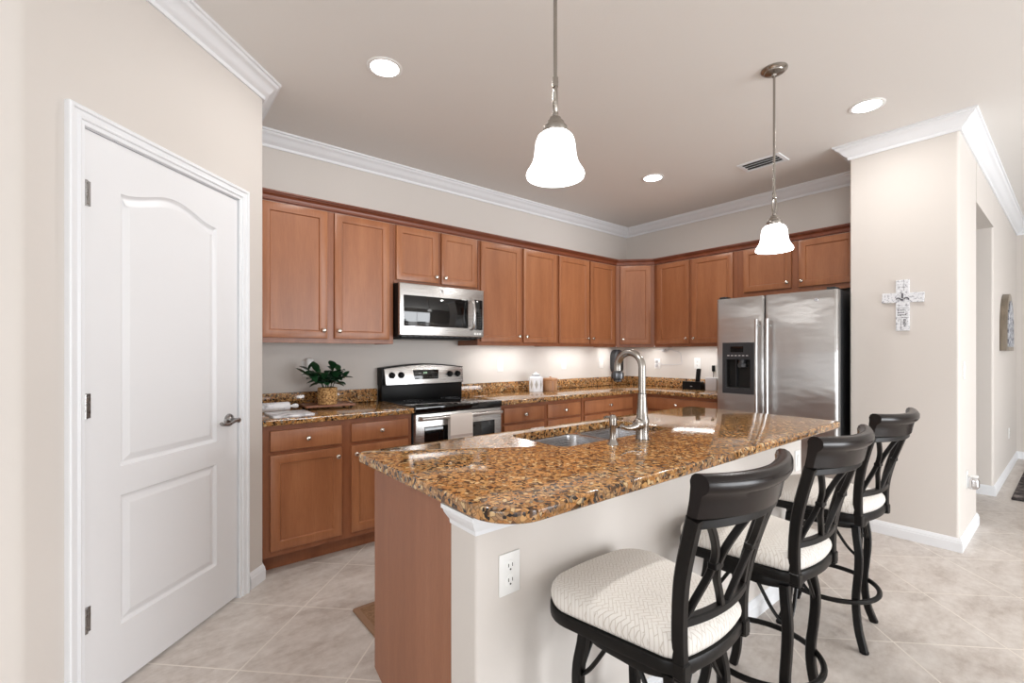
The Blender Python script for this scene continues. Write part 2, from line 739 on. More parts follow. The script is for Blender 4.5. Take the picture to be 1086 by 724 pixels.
def text_bm(body, size, depth=0.0004):
    cu = bpy.data.curves.new('t', 'FONT')
    cu.body = body
    cu.size = size
    cu.extrude = depth
    cu.align_x = 'CENTER'
    cu.align_y = 'CENTER'
    o = bpy.data.objects.new('t', cu)
    COL.objects.link(o)
    bpy.context.view_layer.update()
    me = bpy.data.meshes.new_from_object(o.evaluated_get(bpy.context.evaluated_depsgraph_get()))
    bm = bmesh.new()
    bm.from_mesh(me)
    bpy.data.objects.remove(o)
    bpy.data.curves.remove(cu)
    bpy.data.meshes.remove(me)
    return bm


# text or relief lying in local xz, facing -y
FACE = Matrix.Rotation(PI / 2, 4, 'X')

# ------------------------------------------------------------------ room dimensions
YA, XB, CEIL = 3.62, 4.81, 2.857          # back wall, right kitchen wall, ceiling
XC, YC, YC2 = 4.175, 0.495, 1.094         # end wall beside the fridge
XO0, XO1, ZO = 4.95, 6.06, 2.45           # hall opening
XF, YS, XW = 8.45, -4.5, -4.0             # far, rear and left limits
CD = 2.405                                # diagonal pantry wall: y - x = CD


def diag(t, off=0.0):
    """point on the diagonal wall, t along it, off towards the room"""
    x = t / S2 + off / S2
    return (t / S2 + off / S2, t / S2 + CD - off / S2)


# floor and ceiling
struct('floor', box(nb(), XW - .2, XF + .2, YS - .2, YA + .2, -0.1, 0.0), 'floor', 0)
struct('ceiling', box(nb(), XW - .2, XF + .2, YS - .2, YA + .2, CEIL, CEIL + 0.1), 'ceiling', 0)

# walls
T0, T1, ZD = -0.225, 0.595, 2.125         # rough door opening along the diagonal
PCX = 0.556
struct('wall_back', box(nb(), 0.4, XB + .15, YA, YA + .15, 0, CEIL), 'wall')
struct('wall_right', box(nb(), XB, XB + .15, YC2, YA, 0, CEIL), 'wall')
TC = PCX * S2
bm = nb()
prism(bm, round_poly([diag(T1), (PCX, PCX + CD), (PCX, YA), (PCX - .11, YA), (PCX - .11, PCX + CD + .046), diag(T1, -.11)],
                     [0, .02, 0, 0, 0, 0]), 0, CEIL)
struct('wall_pantry_side', bm, 'wall')
TL = -0.408
c0 = diag(TL)
bm = nb()
prism(bm, round_poly([(XW, c0[1]), c0, diag(T0), diag(T0, -.11), (c0[0] - .046, c0[1] + .11), (XW, c0[1] + .11)],
                     [0, .04, 0, 0, 0, 0]), 0, CEIL)
struct('wall_left', bm, 'wall')
bm = nb()
prism(bm, [diag(T0), diag(T1), diag(T1, -.11), diag(T0, -.11)], ZD, CEIL)
struct('wall_pantry_header', bm, 'wall')
bm = nb()
prism(bm, round_poly([(XC, YC2), (XC, YC), (XO0, YC), (XO0, 2.6), (XO0 - .12, 2.6), (XO0 - .12, YC2)],
                     [.012, .02, .02, 0, 0, 0]), 0, CEIL)
struct('wall_end', bm, 'wall')
struct('wall_hall_header', box(nb(), XO0, XO1, YC, YC + .125, ZO, CEIL), 'wall')
bm = nb()
prism(bm, round_poly([(XO1, YC), (XF, YC), (XF, YC + .12), (XO1 + .12, YC + .12), (XO1 + .12, 2.6), (XO1, 2.6)],
                     [.02, 0, 0, 0, 0, 0]), 0, CEIL)
struct('wall_hall', bm, 'wall')
struct('wall_hall_end', box(nb(), XO0 - .12, XO1 + .12, 2.6, 2.7, 0, CEIL), 'wall')
struct('wall_far', box(nb(), XF, XF + .12, YS, YC + .12, 0, CEIL), 'wall')


def wall_with_holes(bm, a0, a1, holes, put):
    xs = a0
    for (h0, h1, z0, z1) in holes:
        put(bm, xs, h0, 0, CEIL)
        if z0 > 0:
            put(bm, h0, h1, 0, z0)
        put(bm, h0, h1, z1, CEIL)
        xs = h1
    put(bm, xs, a1, 0, CEIL)
    return bm


struct('wall_rear', wall_with_holes(nb(), XW, XF, [(-2.8, .4, .0, 2.15), (2.0, 5.2, .0, 2.15)],
       lambda b, a, c, z0, z1: box(b, a, c, YS - .12, YS, z0, z1)), 'wall')
struct('wall_side', wall_with_holes(nb(), YS, c0[1] + .11, [(-2.7, .3, .6, 2.3)],
       lambda b, a, c, z0, z1: box(b, XW - .12, XW, a, c, z0, z1)), 'wall')


def window_frame(name, a0, a1, z0, z1, along_x, pos, bars):
    bm = nb()
    w = .05

    def p(a, b, c, d):
        if along_x:
            box(bm, a, b, pos, pos + .06, c, d, .004)
        else:
            box(bm, pos, pos + .06, a, b, c, d, .004)
    p(a0, a0 + w, z0, z1)
    p(a1 - w, a1, z0, z1)
    p(a0, a1, z1 - w, z1)
    p(a0, a1, z0, z0 + w)
    for k in range(1, bars):
        c = a0 + (a1 - a0) * k / bars
        p(c - w / 2, c + w / 2, z0, z1)
    struct(name, bm, 'trim')


window_frame('window_1', -2.8, .4, 0, 2.15, True, YS - .11, 2)
window_frame('window_2', 2.0, 5.2, 0, 2.15, True, YS - .11, 2)
window_frame('window_3', -2.7, .3, .6, 2.3, False, XW - .115, 2)

# crown moulding, one mitred run around the room
CROWN = [(0, -.100), (.010, -.100), (.013, -.090), (.013, -.082), (.020, -.076), (.030, -.070), (.041, -.058),
         (.050, -.044), (.060, -.034), (.072, -.028), (.078, -.020), (.079, -.014), (.090, -.012), (.092, 0), (0, 0)]
path = [(XW, c0[1]), c0, (PCX, PCX + CD), (PCX, YA), (XB, YA), (XB, YC2), (XC, YC2), (XC, YC), (XF, YC), (XF, YS)]
bm = nb()
sweep(bm, path, [(o, CEIL + z) for o, z in CROWN])
struct('trim_1', bm, 'trim', 25)

# baseboards
BASE = [(0, 0), (.015, 0), (.015, .058), (.012, .064), (.012, .070), (.008, .078), (.004, .088), (0, .090)]


def baseboard(name, pts):
    bm = nb()
    sweep(bm, pts, BASE)
    struct(name, bm, 'trim', 25)


baseboard('baseboard_left', [(XW, c0[1]), c0, diag(T0 - .062)])
baseboard('baseboard_pantry', [diag(T1 + .072), (PCX, PCX + CD), (PCX, 2.992)])
baseboard('baseboard_end', [(XC, YC2), (XC, YC), (XO0, YC), (XO0, 2.6)])
baseboard('baseboard_hall', [(XO1, 2.6), (XO1, YC), (XF, YC), (XF, YS)])

# ------------------------------------------------------------------ pantry door in the diagonal wall
DROT = PI / 4
dx, dy = diag(0)
HW0, HW1 = -0.213, 0.581                  # slab edges along the wall
DZ0, DZ1 = 0.014, 2.110


def door_slab():
    bm = nb()
    yf, yb = 0.003, 0.038                 # slab front (towards room) sits back of the wall face
    px0, px1 = -0.071, 0.433
    arch = []
    n = 28
    for i in range(n + 1):
        s = i / n
        x = px0 + (px1 - px0) * s
        a = 0.5 - 0.5 * math.cos(2 * PI * s)
        arch.append((x, 1.922 + 0.058 * a))
    up = [(px0, .860), (px1, .860)] + arch[::-1]          # counter-clockwise seen from the front
    lo = [(px0, .243), (px1, .243), (px1, .747), (px0, .747)]

    def q(pts, y=yf):
        face(bm, [(a, y, b) for a, b in pts])
    q([(HW0, DZ0), (px0, DZ0), (px0, DZ1), (HW0, DZ1)])
    q([(px1, DZ0), (HW1, DZ0), (HW1, DZ1), (px1, DZ1)])
    q([(px0, DZ0), (px1, DZ0), (px1, .243), (px0, .243)])
    q([(px0, .747), (px1, .747), (px1, .860), (px0, .860)])
    for (a, b) in zip(arch, arch[1:]):
        q([a, b, (b[0], DZ1), (a[0], DZ1)])
    for loop in (up, lo):
        P = [Vector(p) for p in loop]
        rings = []
        for ins, dep in ((0, 0), (.003, .004), (.010, .010), (.016, .011), (.038, .003), (.042, .002)):
            Q = inset(P, ins) if ins else P
            rings.append([Vector((p.x, yf + dep, p.y)) for p in Q])
        loft(bm, rings, False, True)
    # edges and back
    for a, b in (((HW0, DZ0), (HW1, DZ0)), ((HW1, DZ0), (HW1, DZ1)), ((HW1, DZ1), (HW0, DZ1)), ((HW0, DZ1), (HW0, DZ0))):
        face(bm, [(a[0], yf, a[1]), (b[0], yf, b[1]), (b[0], yb, b[1]), (a[0], yb, a[1])])
    q([(HW0, DZ0), (HW1, DZ0), (HW1, DZ1), (HW0, DZ1)], yb)
    return bm


door = link_obj('door_1', door_slab(), 'door', None, 0, (dx, dy, 0), DROT)
door['kind'] = 'structure'
for z in (1.879, 1.109, 0.336):
    bm = nb()
    for k in range(3):
        cyl(bm, (HW0 + .001, -.003, z - .045 + k * .0302), (HW0 + .001, -.003, z - .045 + k * .0302 + .0290), 0.0085, n=12)
    box(bm, HW0 + .003, HW0 + .024, -.0005, .0028, z - .045, z + .045, .0008, 1)
    h = link_obj('hinge', bm, 'hinge', door)
    h['label'] = 'satin nickel door hinge'
bm = nb()
RX = Matrix.Rotation(PI / 2, 4, 'X')
mt = Matrix.Translation((.518, .003, .955)) @ RX
lathe(bm, [(.033, 0), (.033, .004), (.029, .010), (.016, .014), (.011, .018), (.011, .048), (.013, .052), (.013, .058), (.009, .062)], n=28, mtx=mt)
tube(bm, smooth_path([(.518, -.051, .955), (.485, -.054, .953), (.445, -.054, .944), (.408, -.051, .948), (.398, -.049, .957)], 6),
     [.0075] * 25, 10, aspect=1.25)
hd = link_obj('lever_handle', bm, 'hinge', door)
hd['label'] = 'satin nickel lever handle'
# jamb and casing
bm = nb()
for a0, a1, z0, z1 in ((T0, HW0 - .003, 0, ZD), (HW1 + .003, T1, 0, ZD), (T0, T1, DZ1 + .003, ZD)):
    box(bm, a0, a1, .001, .108, z0, z1)
for a0, a1, z0, z1 in ((T0 + .005, HW0 + .008, 0, DZ1), (HW1 - .008, T1 - .005, 0, DZ1), (T0, T1, DZ1 - .008, ZD - .003)):
    box(bm, a0, a1, .040, .058, z0, z1)
struct('trim_2', bm, 'trim', 30, (dx, dy, 0), DROT)
CAS = [(0, 0), (0, .008), (.003, .011), (.016, .011), (.018, .016), (.022, .018), (.030, .013), (.044, .016), (.048, .022), (.058, .024), (.062, .020), (.062, 0)]
bm = nb()
# path runs up the latch side, across and down the hinge side so the profile grows outwards
sweep(bm, [(T1 - .010, 0), (T1 - .010, ZD - .010), (T0 + .008, ZD - .010), (T0 + .008, 0)], CAS, lambda a, b, t: (a, -t, b))
struct('trim_3', bm, 'trim', 25, (dx, dy, 0), DROT)


# ------------------------------------------------------------------ cabinets
def panel_front(x0, x1, z0, z1, y, t=.019, stile=.052, rec=.010):
    """a framed, recessed door front facing -y; y is the plane it is mounted on"""
    bm = nb()
    yf = y - t

    def R(i, yy):
        return [Vector((a, yy, b)) for a, b in ((x0 + i, z0 + i), (x1 - i, z0 + i), (x1 - i, z1 - i), (x0 + i, z1 - i))]
    loft(bm, [R(0, y), R(0, yf + .004), R(.0015, yf + .001), R(.004, yf), R(stile - .004, yf), R(stile, yf + .0015),
              R(stile + .005, yf + rec), R(stile + .0065, yf + rec)])
    return bm


def slab_front(x0, x1, z0, z1, y, t=.019):
    bm = nb()
    yf = y - t

    def R(i, yy):
        return [Vector((a, yy, b)) for a, b in ((x0 + i, z0 + i), (x1 - i, z0 + i), (x1 - i, z1 - i), (x0 + i, z1 - i))]
    loft(bm, [R(0, y), R(0, yf + .005), R(.002, yf + .0015), R(.006, yf)])
    return bm


def knob_bm(x, y, z):
    bm = nb()
    mt = Matrix.Translation((x, y, z)) @ Matrix.Rotation(PI / 2, 4, 'X')
    lathe(bm, [(.008, 0), (.006, .003), (.005, .011), (.009, .014), (.0145, .019), (.0155, .024), (.012, .029), (.005, .0315)], n=20, mtx=mt)
    return bm


def add_knob(parent, x, y, z):
    k = link_obj('knob', knob_bm(x, y, z), 'knob', parent)
    k['label'] = 'satin nickel knob'
    return k


def face_frame(bm, w, y, z0, z1, openings_x, openings_z, d=.019):
    box(bm, 0, w, y, y + d, z0, z1, .001, 1)


def upper_cabinet(label, w, loc, rot, z0, z1, doors, depth=.32, group='upper cabinets', dz0=.032, dz1=.005, body=None):
    """doors: (x0, x1, knob side)"""
    t = thing('upper_cabinet', label, 'cabinet', loc, rot, group)
    bm = nb()
    if body:
        body(bm)
    else:
        lip = .022
        box(bm, .001, w - .001, .002, depth, z0 + lip, z1, .0015, 1)
        box(bm, .001, w - .001, .002, .022, z0, z0 + lip + .002, .0015, 1)
        for a in (.001, w - .017):
            box(bm, a, a + .016, .02, depth, z0, z0 + lip + .002)
    link_obj('cabinet_body', bm, 'wood_frame', t)
    for x0, x1, ks in doors:
        d = link_obj('door', panel_front(x0, x1, z0 + dz0, z1 - dz1, .0015), 'wood', t)
        kx = x0 + .028 if ks == 'L' else x1 - .028
        add_knob(d, kx, .0015 - .019, z0 + dz0 + .055 if z1 - z0 > .5 else z0 + dz0 + .05)
    return t


UZ0, UZ1 = 1.370, 2.285
YU, XU = 3.298, 4.488                     # face planes of the upper runs
X_U = [PCX + .004, 1.512, 2.292, 3.256, 4.19]
ROT_A, ROT_B = 0.0, -PI / 2


def ux(a):
    return a


upper_cabinet('upper wood cabinet at left end of back wall above potted plant', X_U[1] - X_U[0], (X_U[0], YU, 0), 0, UZ0, UZ1,
              [(.045, 1.019 - X_U[0], 'R'), (1.068 - X_U[0], 1.475 - X_U[0], 'L')])
upper_cabinet('short two-door upper wood cabinet directly above the microwave', X_U[2] - X_U[1], (X_U[1], YU, 0), 0, 1.836, UZ1,
              [(1.53 - X_U[1], 1.897 - X_U[1], 'R'), (1.925 - X_U[1], 2.278 - X_U[1], 'L')], dz0=.028)
upper_cabinet('upper wood cabinet on back wall right of the microwave, above white canister', X_U[3] - X_U[2], (X_U[2], YU, 0), 0, UZ0, UZ1,
              [(2.318 - X_U[2], 2.772 - X_U[2], 'R'), (2.807 - X_U[2], 3.238 - X_U[2], 'L')])
upper_cabinet('upper wood cabinet on back wall next to the angled corner cabinet', X_U[4] - X_U[3], (X_U[3], YU, 0), 0, UZ0, UZ1,
              [(3.274 - X_U[3], 3.722 - X_U[3], 'R'), (3.744 - X_U[3], 4.150 - X_U[3], 'L')])
# angled corner cabinet: face from (4.19, 3.298) to (4.488, 3.0)
ca, cb = (X_U[4], YU), (XU, 3.000)
cw = math.hypot(cb[0] - ca[0], cb[1] - ca[1])


def corner_body(bm):
    loc2 = Matrix.Rotation(PI / 4, 2) 
    inv = Matrix.Rotation(PI / 4, 4, 'Z') @ Matrix.Translation((-ca[0], -ca[1], 0))
    pts = [ca, cb, (XB - .003, cb[1]), (XB - .003, YA - .003), (ca[0], YA - .003)]
    P = [inv @ Vector((p[0], p[1], 0)) for p in pts]
    prism(bm, inset([p.to_2d() for p in P], .0012), UZ0 + .022, UZ1)
    box(bm, .002, cw - .002, .002, .022, UZ0, UZ0 + .024, .0015, 1)


upper_cabinet('angled single-door upper wood cabinet in the corner', cw, (ca[0], ca[1], 0), -PI / 4, UZ0, UZ1,
              [(.045, cw - .045, 'L')], body=corner_body)
upper_cabinet('two-door upper wood cabinet on right wall between corner and fridge', 3.0 - 2.075, (XU, 3.0, 0), ROT_B, UZ0, UZ1,
              [(.042, .424, 'R'), (.456, .880, 'L')])
upper_cabinet('short two-door upper wood cabinet above the stainless fridge', 2.075 - YC2 - .006, (XU, 2.075, 0), ROT_B, 1.832, UZ1,
              [(.055, .470, 'R'), (.528, .945, 'L')], dz0=.045)

# wooden crown along the tops of the upper cabinets
CC = [(0, 0), (.003, 0), (.003, .006), (.012, .008), (.012, .018), (.008, .022), (.010, .032), (.020, .042), (.022, .044), (.030, .046), (.030, .052), (.040, .054), (.040, .064), (0, .064)]
bm = nb()
zc = UZ1 + .0005
sweep(bm, [(PCX + .004, YU - .0015), (ca[0], YU - .0015), (XU - .0015, cb[1]), (XU - .0015, YC2 + .004)], [(o, zc + z) for o, z in CC])
# flat top board behind the moulding
tag(link_obj('cabinet_crown_moulding', bm, 'wood_dark', None, 25), 'dark wood crown moulding running along the tops of the upper cabinets', 'moulding')

# base cabinets
BZ = .876
YBF, XBF = 2.995, 4.185                   # face planes of the base runs


def base_cabinet(label, w, loc, rot, fronts, depth, group='base cabinets', toe=.075):
    """fronts: ('drawer', x0, x1) / ('door', x0, x1, knob side)"""
    t = thing('base_cabinet', label, 'cabinet', loc, rot, group)
    bm = nb()
    box(bm, .001, w - .001, .002, depth, .10, BZ - .001, .0015, 1)
    box(bm, .001, w - .001, toe, depth, .001, .10)
    link_obj('cabinet_body', bm, 'wood_frame', t)
    for fr in fronts:
        if fr[0] == 'drawer':
            d = link_obj('drawer', slab_front(fr[1], fr[2], .722, .843, .0015), 'wood', t)
            add_knob(d, (fr[1] + fr[2]) / 2, -.0175, .783)
        else:
            d = link_obj('door', panel_front(fr[1], fr[2], .135, .700, .0015), 'wood', t)
            kx = fr[1] + .028 if fr[3] == 'L' else fr[2] - .028
            add_knob(d, kx, -.0175, .645)
    return t


x0 = PCX + .004
base_cabinet('base wood cabinet left of the range, under the potted plant', 1.510 - x0, (x0, YBF, 0), 0,
             [('drawer', .040, 1.015 - x0), ('door', .040, 1.015 - x0, 'R'), ('drawer', 1.076 - x0, 1.478 - x0), ('door', 1.076 - x0, 1.478 - x0, 'L')], .62)
x1 = 2.294
base_cabinet('base wood cabinet with two drawers right of the range', 3.285 - x1, (x1, YBF, 0), 0,
             [('drawer', 2.335 - x1, 2.785 - x1), ('door', 2.335 - x1, 2.785 - x1, 'R'), ('drawer', 2.832 - x1, 3.255 - x1), ('door', 2.832 - x1, 3.255 - x1, 'L')], .62)
x2 = 3.287
base_cabinet('base wood cabinet with one wide drawer on back wall beside the corner', XBF - .002 - x2, (x2, YBF, 0), 0,
             [('drawer', 3.315 - x2, 4.060 - x2), ('door', 3.315 - x2, 3.670 - x2, 'R'), ('door', 3.705 - x2, 4.060 - x2, 'L')], .62)
base_cabinet('base wood cabinet on right wall between corner and fridge', 2.993 - 2.078, (XBF, 2.993, 0), ROT_B,
             [('drawer', .035, .880), ('door', .035, .440, 'R'), ('door', .475, .880, 'L')], .62)


# ------------------------------------------------------------------ worktops
CT0, CT1 = .876, .914


def worktop(name, label, pts, radii, splash):
    bm = nb()
    prism(bm, round_poly(pts, radii), CT0, CT1, .006, seg=3)
    t = tag(link_obj(name, bm, 'granite'), label, 'countertop')
    for lab, s in splash:
        tag(link_obj('granite_backsplash', box(nb(), *s, .004, 2), 'granite'), lab, 'backsplash')
    return t


YF = 2.957
worktop('kitchen_countertop', 'granite countertop left of the range under the plant',
        [(PCX + .002, YF), (1.511, YF), (1.511, YA - .001), (PCX + .002, YA - .001)], 0,
        [('low granite backsplash behind the potted plant', (PCX + .003, 1.511, YA - .021, YA - .001, CT1, 1.016))])
XFc = 4.147
worktop('kitchen_countertop', 'l-shaped granite countertop wrapping the corner from range to fridge',
        [(2.293, YF), (XFc, YF), (XFc, 2.076), (XB - .001, 2.076), (XB - .001, YA - .001), (2.293, YA - .001)], 0,
        [('low granite backsplash behind the white canister', (2.293, XB - .002, YA - .021, YA - .001, CT1, 1.016)),
         ('low granite backsplash behind the black cordless phone', (XB - .021, XB - .001, 2.076, YA - .022, CT1, 1.016))])

# ------------------------------------------------------------------ island
IX0, IX1, KY0, KY1, IYN = .700, 2.985, 1.015, 1.140, 1.715
bm = nb()
prism(bm, round_poly([(IX0, KY0), (IX1, KY0), (IX1, KY1), (IX0, KY1)], [.012, .012, 0, 0]), 0, CT0)
struct('wall_island', bm, 'wall')
# moulding under the counter, at the head of the half wall
IM = [(0, CT0 - .062), (.004, CT0 - .062), (.006, CT0 - .050), (.014, CT0 - .040), (.024, CT0 - .026), (.028, CT0 - .016), (.034, CT0 - .012), (.034, CT0), (0, CT0)]
bm = nb()
sweep(bm, [(IX0 - .0005, KY1), (IX0 - .0005, KY0 - .0005), (IX1 + .0005, KY0 - .0005), (IX1 + .0005, KY1)], IM)
struct('trim_4', bm, 'trim', 25)
bm = nb()
sweep(bm, [(IX0, KY1), (IX0, KY0), (IX1, KY0), (IX1, KY1)], BASE)
struct('baseboard_island', bm, 'trim', 25)
t = thing('island_cabinet', 'wood island cabinet with plain wood end panel under the large granite top', 'cabinet', (IX1, IYN - .02, 0), PI)
w = IX1 - IX0
dpt = IYN - .02 - KY1
bm = nb()
box(bm, .02, .82, .001, dpt - .001, .10, CT0 - .002)
box(bm, .82, 1.665, .001, dpt - .001, .10, .62)
box(bm, 1.665, w - .02, .001, dpt - .001, .10, CT0 - .002)
box(bm, .02, w - .02, .075, dpt - .001, .001, .10)
link_obj('cabinet_body', bm, 'wood_frame', t)
for a, b in ((w - .019, w), (0, .019)):
    bm = nb()
    prism(bm, [(0.003, .105), (.003, CT0 - .002), (dpt - .001, CT0 - .002), (dpt - .001, .001), (.075, .001), (.075, .080)], a, b,
          mapf=lambda p: (p.z, p.x, p.y))
    pn = link_obj('end_panel', bm, 'laminate', t)
    pn['label'] = 'plain wood end panel'
nd = 5
for i in range(nd):
    a = .03 + (w - .06) / nd * i
    b = a + (w - .06) / nd - .03
    d = link_obj('door', panel_front(a, b, .125, .700 if i not in (2,) else .843, .0), 'wood', t)
    add_knob(d, b - .028 if i % 2 == 0 else a + .028, -.019, .65)
    if i != 2:
        d = link_obj('drawer', slab_front(a, b, .722, .843, .0), 'wood', t)
        add_knob(d, (a + b) / 2, -.019, .783)

bm = nb()
prism(bm, round_poly([(.664, .855), (3.115, .855), (3.132, 1.795), (.664, 1.788)], [.13, .035, .035, .035], 12), CT0, CT1, .009, seg=4)
itop = link_obj('island_countertop', bm, 'granite')
tag(itop, 'large granite island countertop with a rounded front corner and sink cutout', 'countertop')
SX0, SX1, SY0, SY1 = 1.350, 2.135, 1.330, 1.695
bm = nb()
prism(bm, rrect(SX0, SX1, SY0, SY1, .055, 8), CT0 - .05, CT1 + .05)
cut(itop, bm)

# sink
t = thing('sink', 'double-bowl stainless undermount sink set in the island countertop', 'sink', (0, 0, 0))


def bowl(x0, x1, y0, y1):
    bm = nb()
    rings = []
    for ins, z, r in ((-.022, CT0 - .0005, .06), (0, CT0 - .0005, .06), (.002, CT0 - .008, .06), (.010, .715, .06), (.022, .695, .06), (.045, .688, .05), (.10, .685, .02)):
        rings.append([Vector((p.x, p.y, z)) for p in rrect(x0 + ins, x1 - ins, y0 + ins, y1 - ins, r, 6)])
    loft(bm, rings, False, True)
    return bm


MX = 1.80
for a, b, s in ((SX0 + .012, MX - .014, 0), (MX + .014, SX1 - .012, 0)):
    bm = nb()
    rings = []
    for ins, z, r in ((-.012, CT0 - .001, .05), (0, CT0 - .003, .05), (.002, CT0 - .012, .05), (.010, .715, .055), (.022, .695, .055), (.045, .688, .04), (.09, .685, .02)):
        rings.append([Vector((p.x, p.y, z)) for p in rrect(a + ins, b - ins, SY0 + .006 + ins, SY1 - .006 - ins, r, 6)])
    loft(bm, rings, False, True)
    bw = link_obj('bowl', bm, 'sink_steel', t, 40)
    bm = nb()
    lathe(bm, [(.045, .6855), (.045, .688), (.036, .687), (.030, .680), (.004, .679)], (a + b) / 2, 1.53, 24)
    link_obj('drain', bm, 'chrome', bw)

# faucet
FX, FY = 1.754, 1.236
t = thing('kitchen_faucet', 'tall brushed nickel gooseneck faucet behind the island sink', 'faucet', (FX, FY, CT1))
bm = nb()
lathe(bm, [(.029, 0), (.030, .004), (.0285, .010), (.0275, .040), (.028, .060), (.031, .075), (.030, .090), (.0255, .105), (.021, .150), (.0175, .205)], n=32)
link_obj('faucet_body', bm, 'nickel', t)
bm = nb()
lathe(bm, [(.0178, .205), (.0178, .2085)], n=24)
link_obj('joint_ring', bm, 'charcoal', t)
bm = nb()
ra = .068
arc = [(0, 0, .208), (0, 0, .27), (0, 0, .322)]
for i in range(1, 17):
    a = PI - PI * i / 16
    arc.append((0, ra + ra * math.cos(a), .322 + ra * math.sin(a)))
arc += [(0, 2 * ra, .295)]
# lower the arc so that its crown stands 0.396 above the counter
tube(bm, arc, [.0165] * len(arc), 16)
link_obj('spout', bm, 'nickel', t)
bm = nb()
lathe(bm, [(.0185, .304), (.023, .300), (.0285, .294), (.0300, .280), (.0285, .268), (.020, .262), (.019, .254), (.015, .252)], 0, 2 * ra, 24)
link_obj('spray_head', bm, 'gunmetal', t)['label'] = 'dark spray head'
bm = nb()
mt = Matrix.Translation((-.018, 0, .072)) @ Matrix.Rotation(-PI / 2, 4, 'Y')
lathe(bm, [(.026, -.01), (.026, .010), (.023, .020), (.014, .027), (.006, .029)], n=24, mtx=mt)
tube(bm, smooth_path([(-.035, .0, .068), (-.065, .004, .060), (-.10, .008, .060), (-.135, .012, .072)], 6), [.017, .0165, .016, .0155, .015, .0145, .0138, .013, .0122, .0115, .011, .0105, .010, .0096, .0092, .009, .0088, .0086, .0082], 12)
link_obj('lever', bm, 'nickel', t)

t = thing('soap_dispenser', 'small brushed nickel soap dispenser left of the faucet', 'soap dispenser', (1.567, 1.250, CT1))
bm = nb()
lathe(bm, [(.024, 0), (.023, .004), (.018, .012), (.0145, .022), (.0135, .030), (.0135, .078), (.0155, .082)], n=24)
link_obj('dispenser_base', bm, 'nickel', t)
bm = nb()
lathe(bm, [(.0155, .083), (.0158, .100), (.0150, .116), (.010, .124), (.003, .126)], n=24)
tube(bm, [(0, .008, .112), (0, .035, .113), (0, .048, .108)], [.006, .0055, .005], 10)
link_obj('pump_head', bm, 'nickel', t)


# ------------------------------------------------------------------ appliances
# range
RX0, RX1, RYF = 1.516, 2.288, 2.945
rw = RX1 - RX0
t = thing('range_stove', 'stainless electric range with black glass cooktop against the back wall', 'stove', (RX0, RYF, 0))
bm = nb()
box(bm, .003, rw - .003, .045, .66, .02, .893, .003, 1)
for px in (.03, rw - .07):
    for py in (.08, .60):
        box(bm, px, px + .04, py, py + .04, 0, .03)
link_obj('range_body', bm, 'dark_gray', t)
bm = nb()
box(bm, 0, rw, .012, .60, .893, .921, .006, 3)
box(bm, 0, rw, .002, .045, .872, .919, .006, 3)
link_obj('cooktop', bm, 'black_glass', t)
for (bx, by, br) in ((.20, .17, .10), (.20, .43, .075), (.57, .17, .075), (.57, .43, .10)):
    bm = nb()
    for r in (br, br * .6):
        lathe(bm, [(r, .9212), (r, .9216), (r - .003, .9216), (r - .003, .9212)], bx, by, 40, False, False)
    link_obj('burner_ring', bm, 'charcoal', t)
bm = nb()
# black riser and shaped black shell of the back panel
box(bm, 0.004, rw - .004, .590, .672, .90, 1.075, .006, 2)
n = 16
top = [(rw * i / n, 1.182 + .030 * math.sin(PI * i / n)) for i in range(n + 1)]
prism(bm, [(0, 1.040), (rw, 1.040)] + top[::-1], .582, .672, .004, mapf=lambda p: (p.x, p.z, p.y))
link_obj('back_panel', bm, 'black', t)


def slope(p):                              # leaning steel fascia
    return (p.x, .545 + p.z + (p.y - 1.06) * .16, p.y)


bm = nb()
top = [(.014 + (rw - .028) * i / n, 1.174 + .029 * math.sin(PI * i / n)) for i in range(n + 1)]
prism(bm, [(.022, 1.044), (rw - .022, 1.044)] + top[::-1], 0, .03, .002, mapf=slope)
link_obj('control_fascia', bm, 'steel', t)
bm = nb()
cx = rw / 2
prism(bm, [(cx - .112, 1.082), (cx + .112, 1.082), (cx + .122, 1.160), (cx - .122, 1.160)], -.003, .002, .001, mapf=slope)
dsp = link_obj('display', bm, 'black_glass', t)
bm = nb()
txt = text_bm('8:08', .020)
merge(bm, txt, 0, Matrix.Translation((cx - .01, .545 - .0036 + (1.135 - 1.06) * .16, 1.135)) @ FACE)
link_obj('clock_digits', bm, 'green_led', dsp)
bm = nb()
for i in range(10):
    for k, zz in enumerate((1.098, 1.136)):
        xx = cx - .095 + i * .021
        if k and abs(i - 4.5) < 2.5:
            continue
        c = slope(Vector((xx, zz, 0)))
        box(bm, xx - .006, xx + .006, c[1] - .0038, c[1] - .002, zz - .003, zz + .003)
link_obj('keypad_marks', bm, 'slot', dsp)
for kx in (.075, .155, rw - .155, rw - .075):
    bm = nb()
    c = slope(Vector((kx, 1.120, 0)))
    mt = Matrix.Translation((kx, c[1], 1.120)) @ Matrix.Rotation(PI / 2 - .16, 4, 'X')
    lathe(bm, [(.027, 0), (.027, .004), (.022, .008), (.019, .026), (.015, .029)], n=24, mtx=mt)
    box(bm, kx - .004, kx + .004, c[1] - .033, c[1] - .010, 1.100, 1.140, .002, 1)
    link_obj('control_knob', bm, 'black', t)
bm = nb()
box(bm, .004, rw - .004, .006, .046, .200, .866, .006, 2)
od = link_obj('oven_door', bm, 'steel', t)
bm = nb()
box(bm, .072, rw - .072, .003, .010, .380, .772, .004, 2)
link_obj('oven_window', bm, 'black_glass', od)
bm = nb()
tube(bm, smooth_path([(.035, .006, .836), (.040, -.030, .836), (.070, -.042, .836), (rw / 2, -.046, .836), (rw - .07, -.042, .836), (rw - .040, -.030, .836), (rw - .035, .006, .836)], 5), .0145, 14)
link_obj('oven_handle', bm, 'steel', od)
bm = nb()
box(bm, .004, rw - .004, .008, .046, .045, .192, .006, 2)
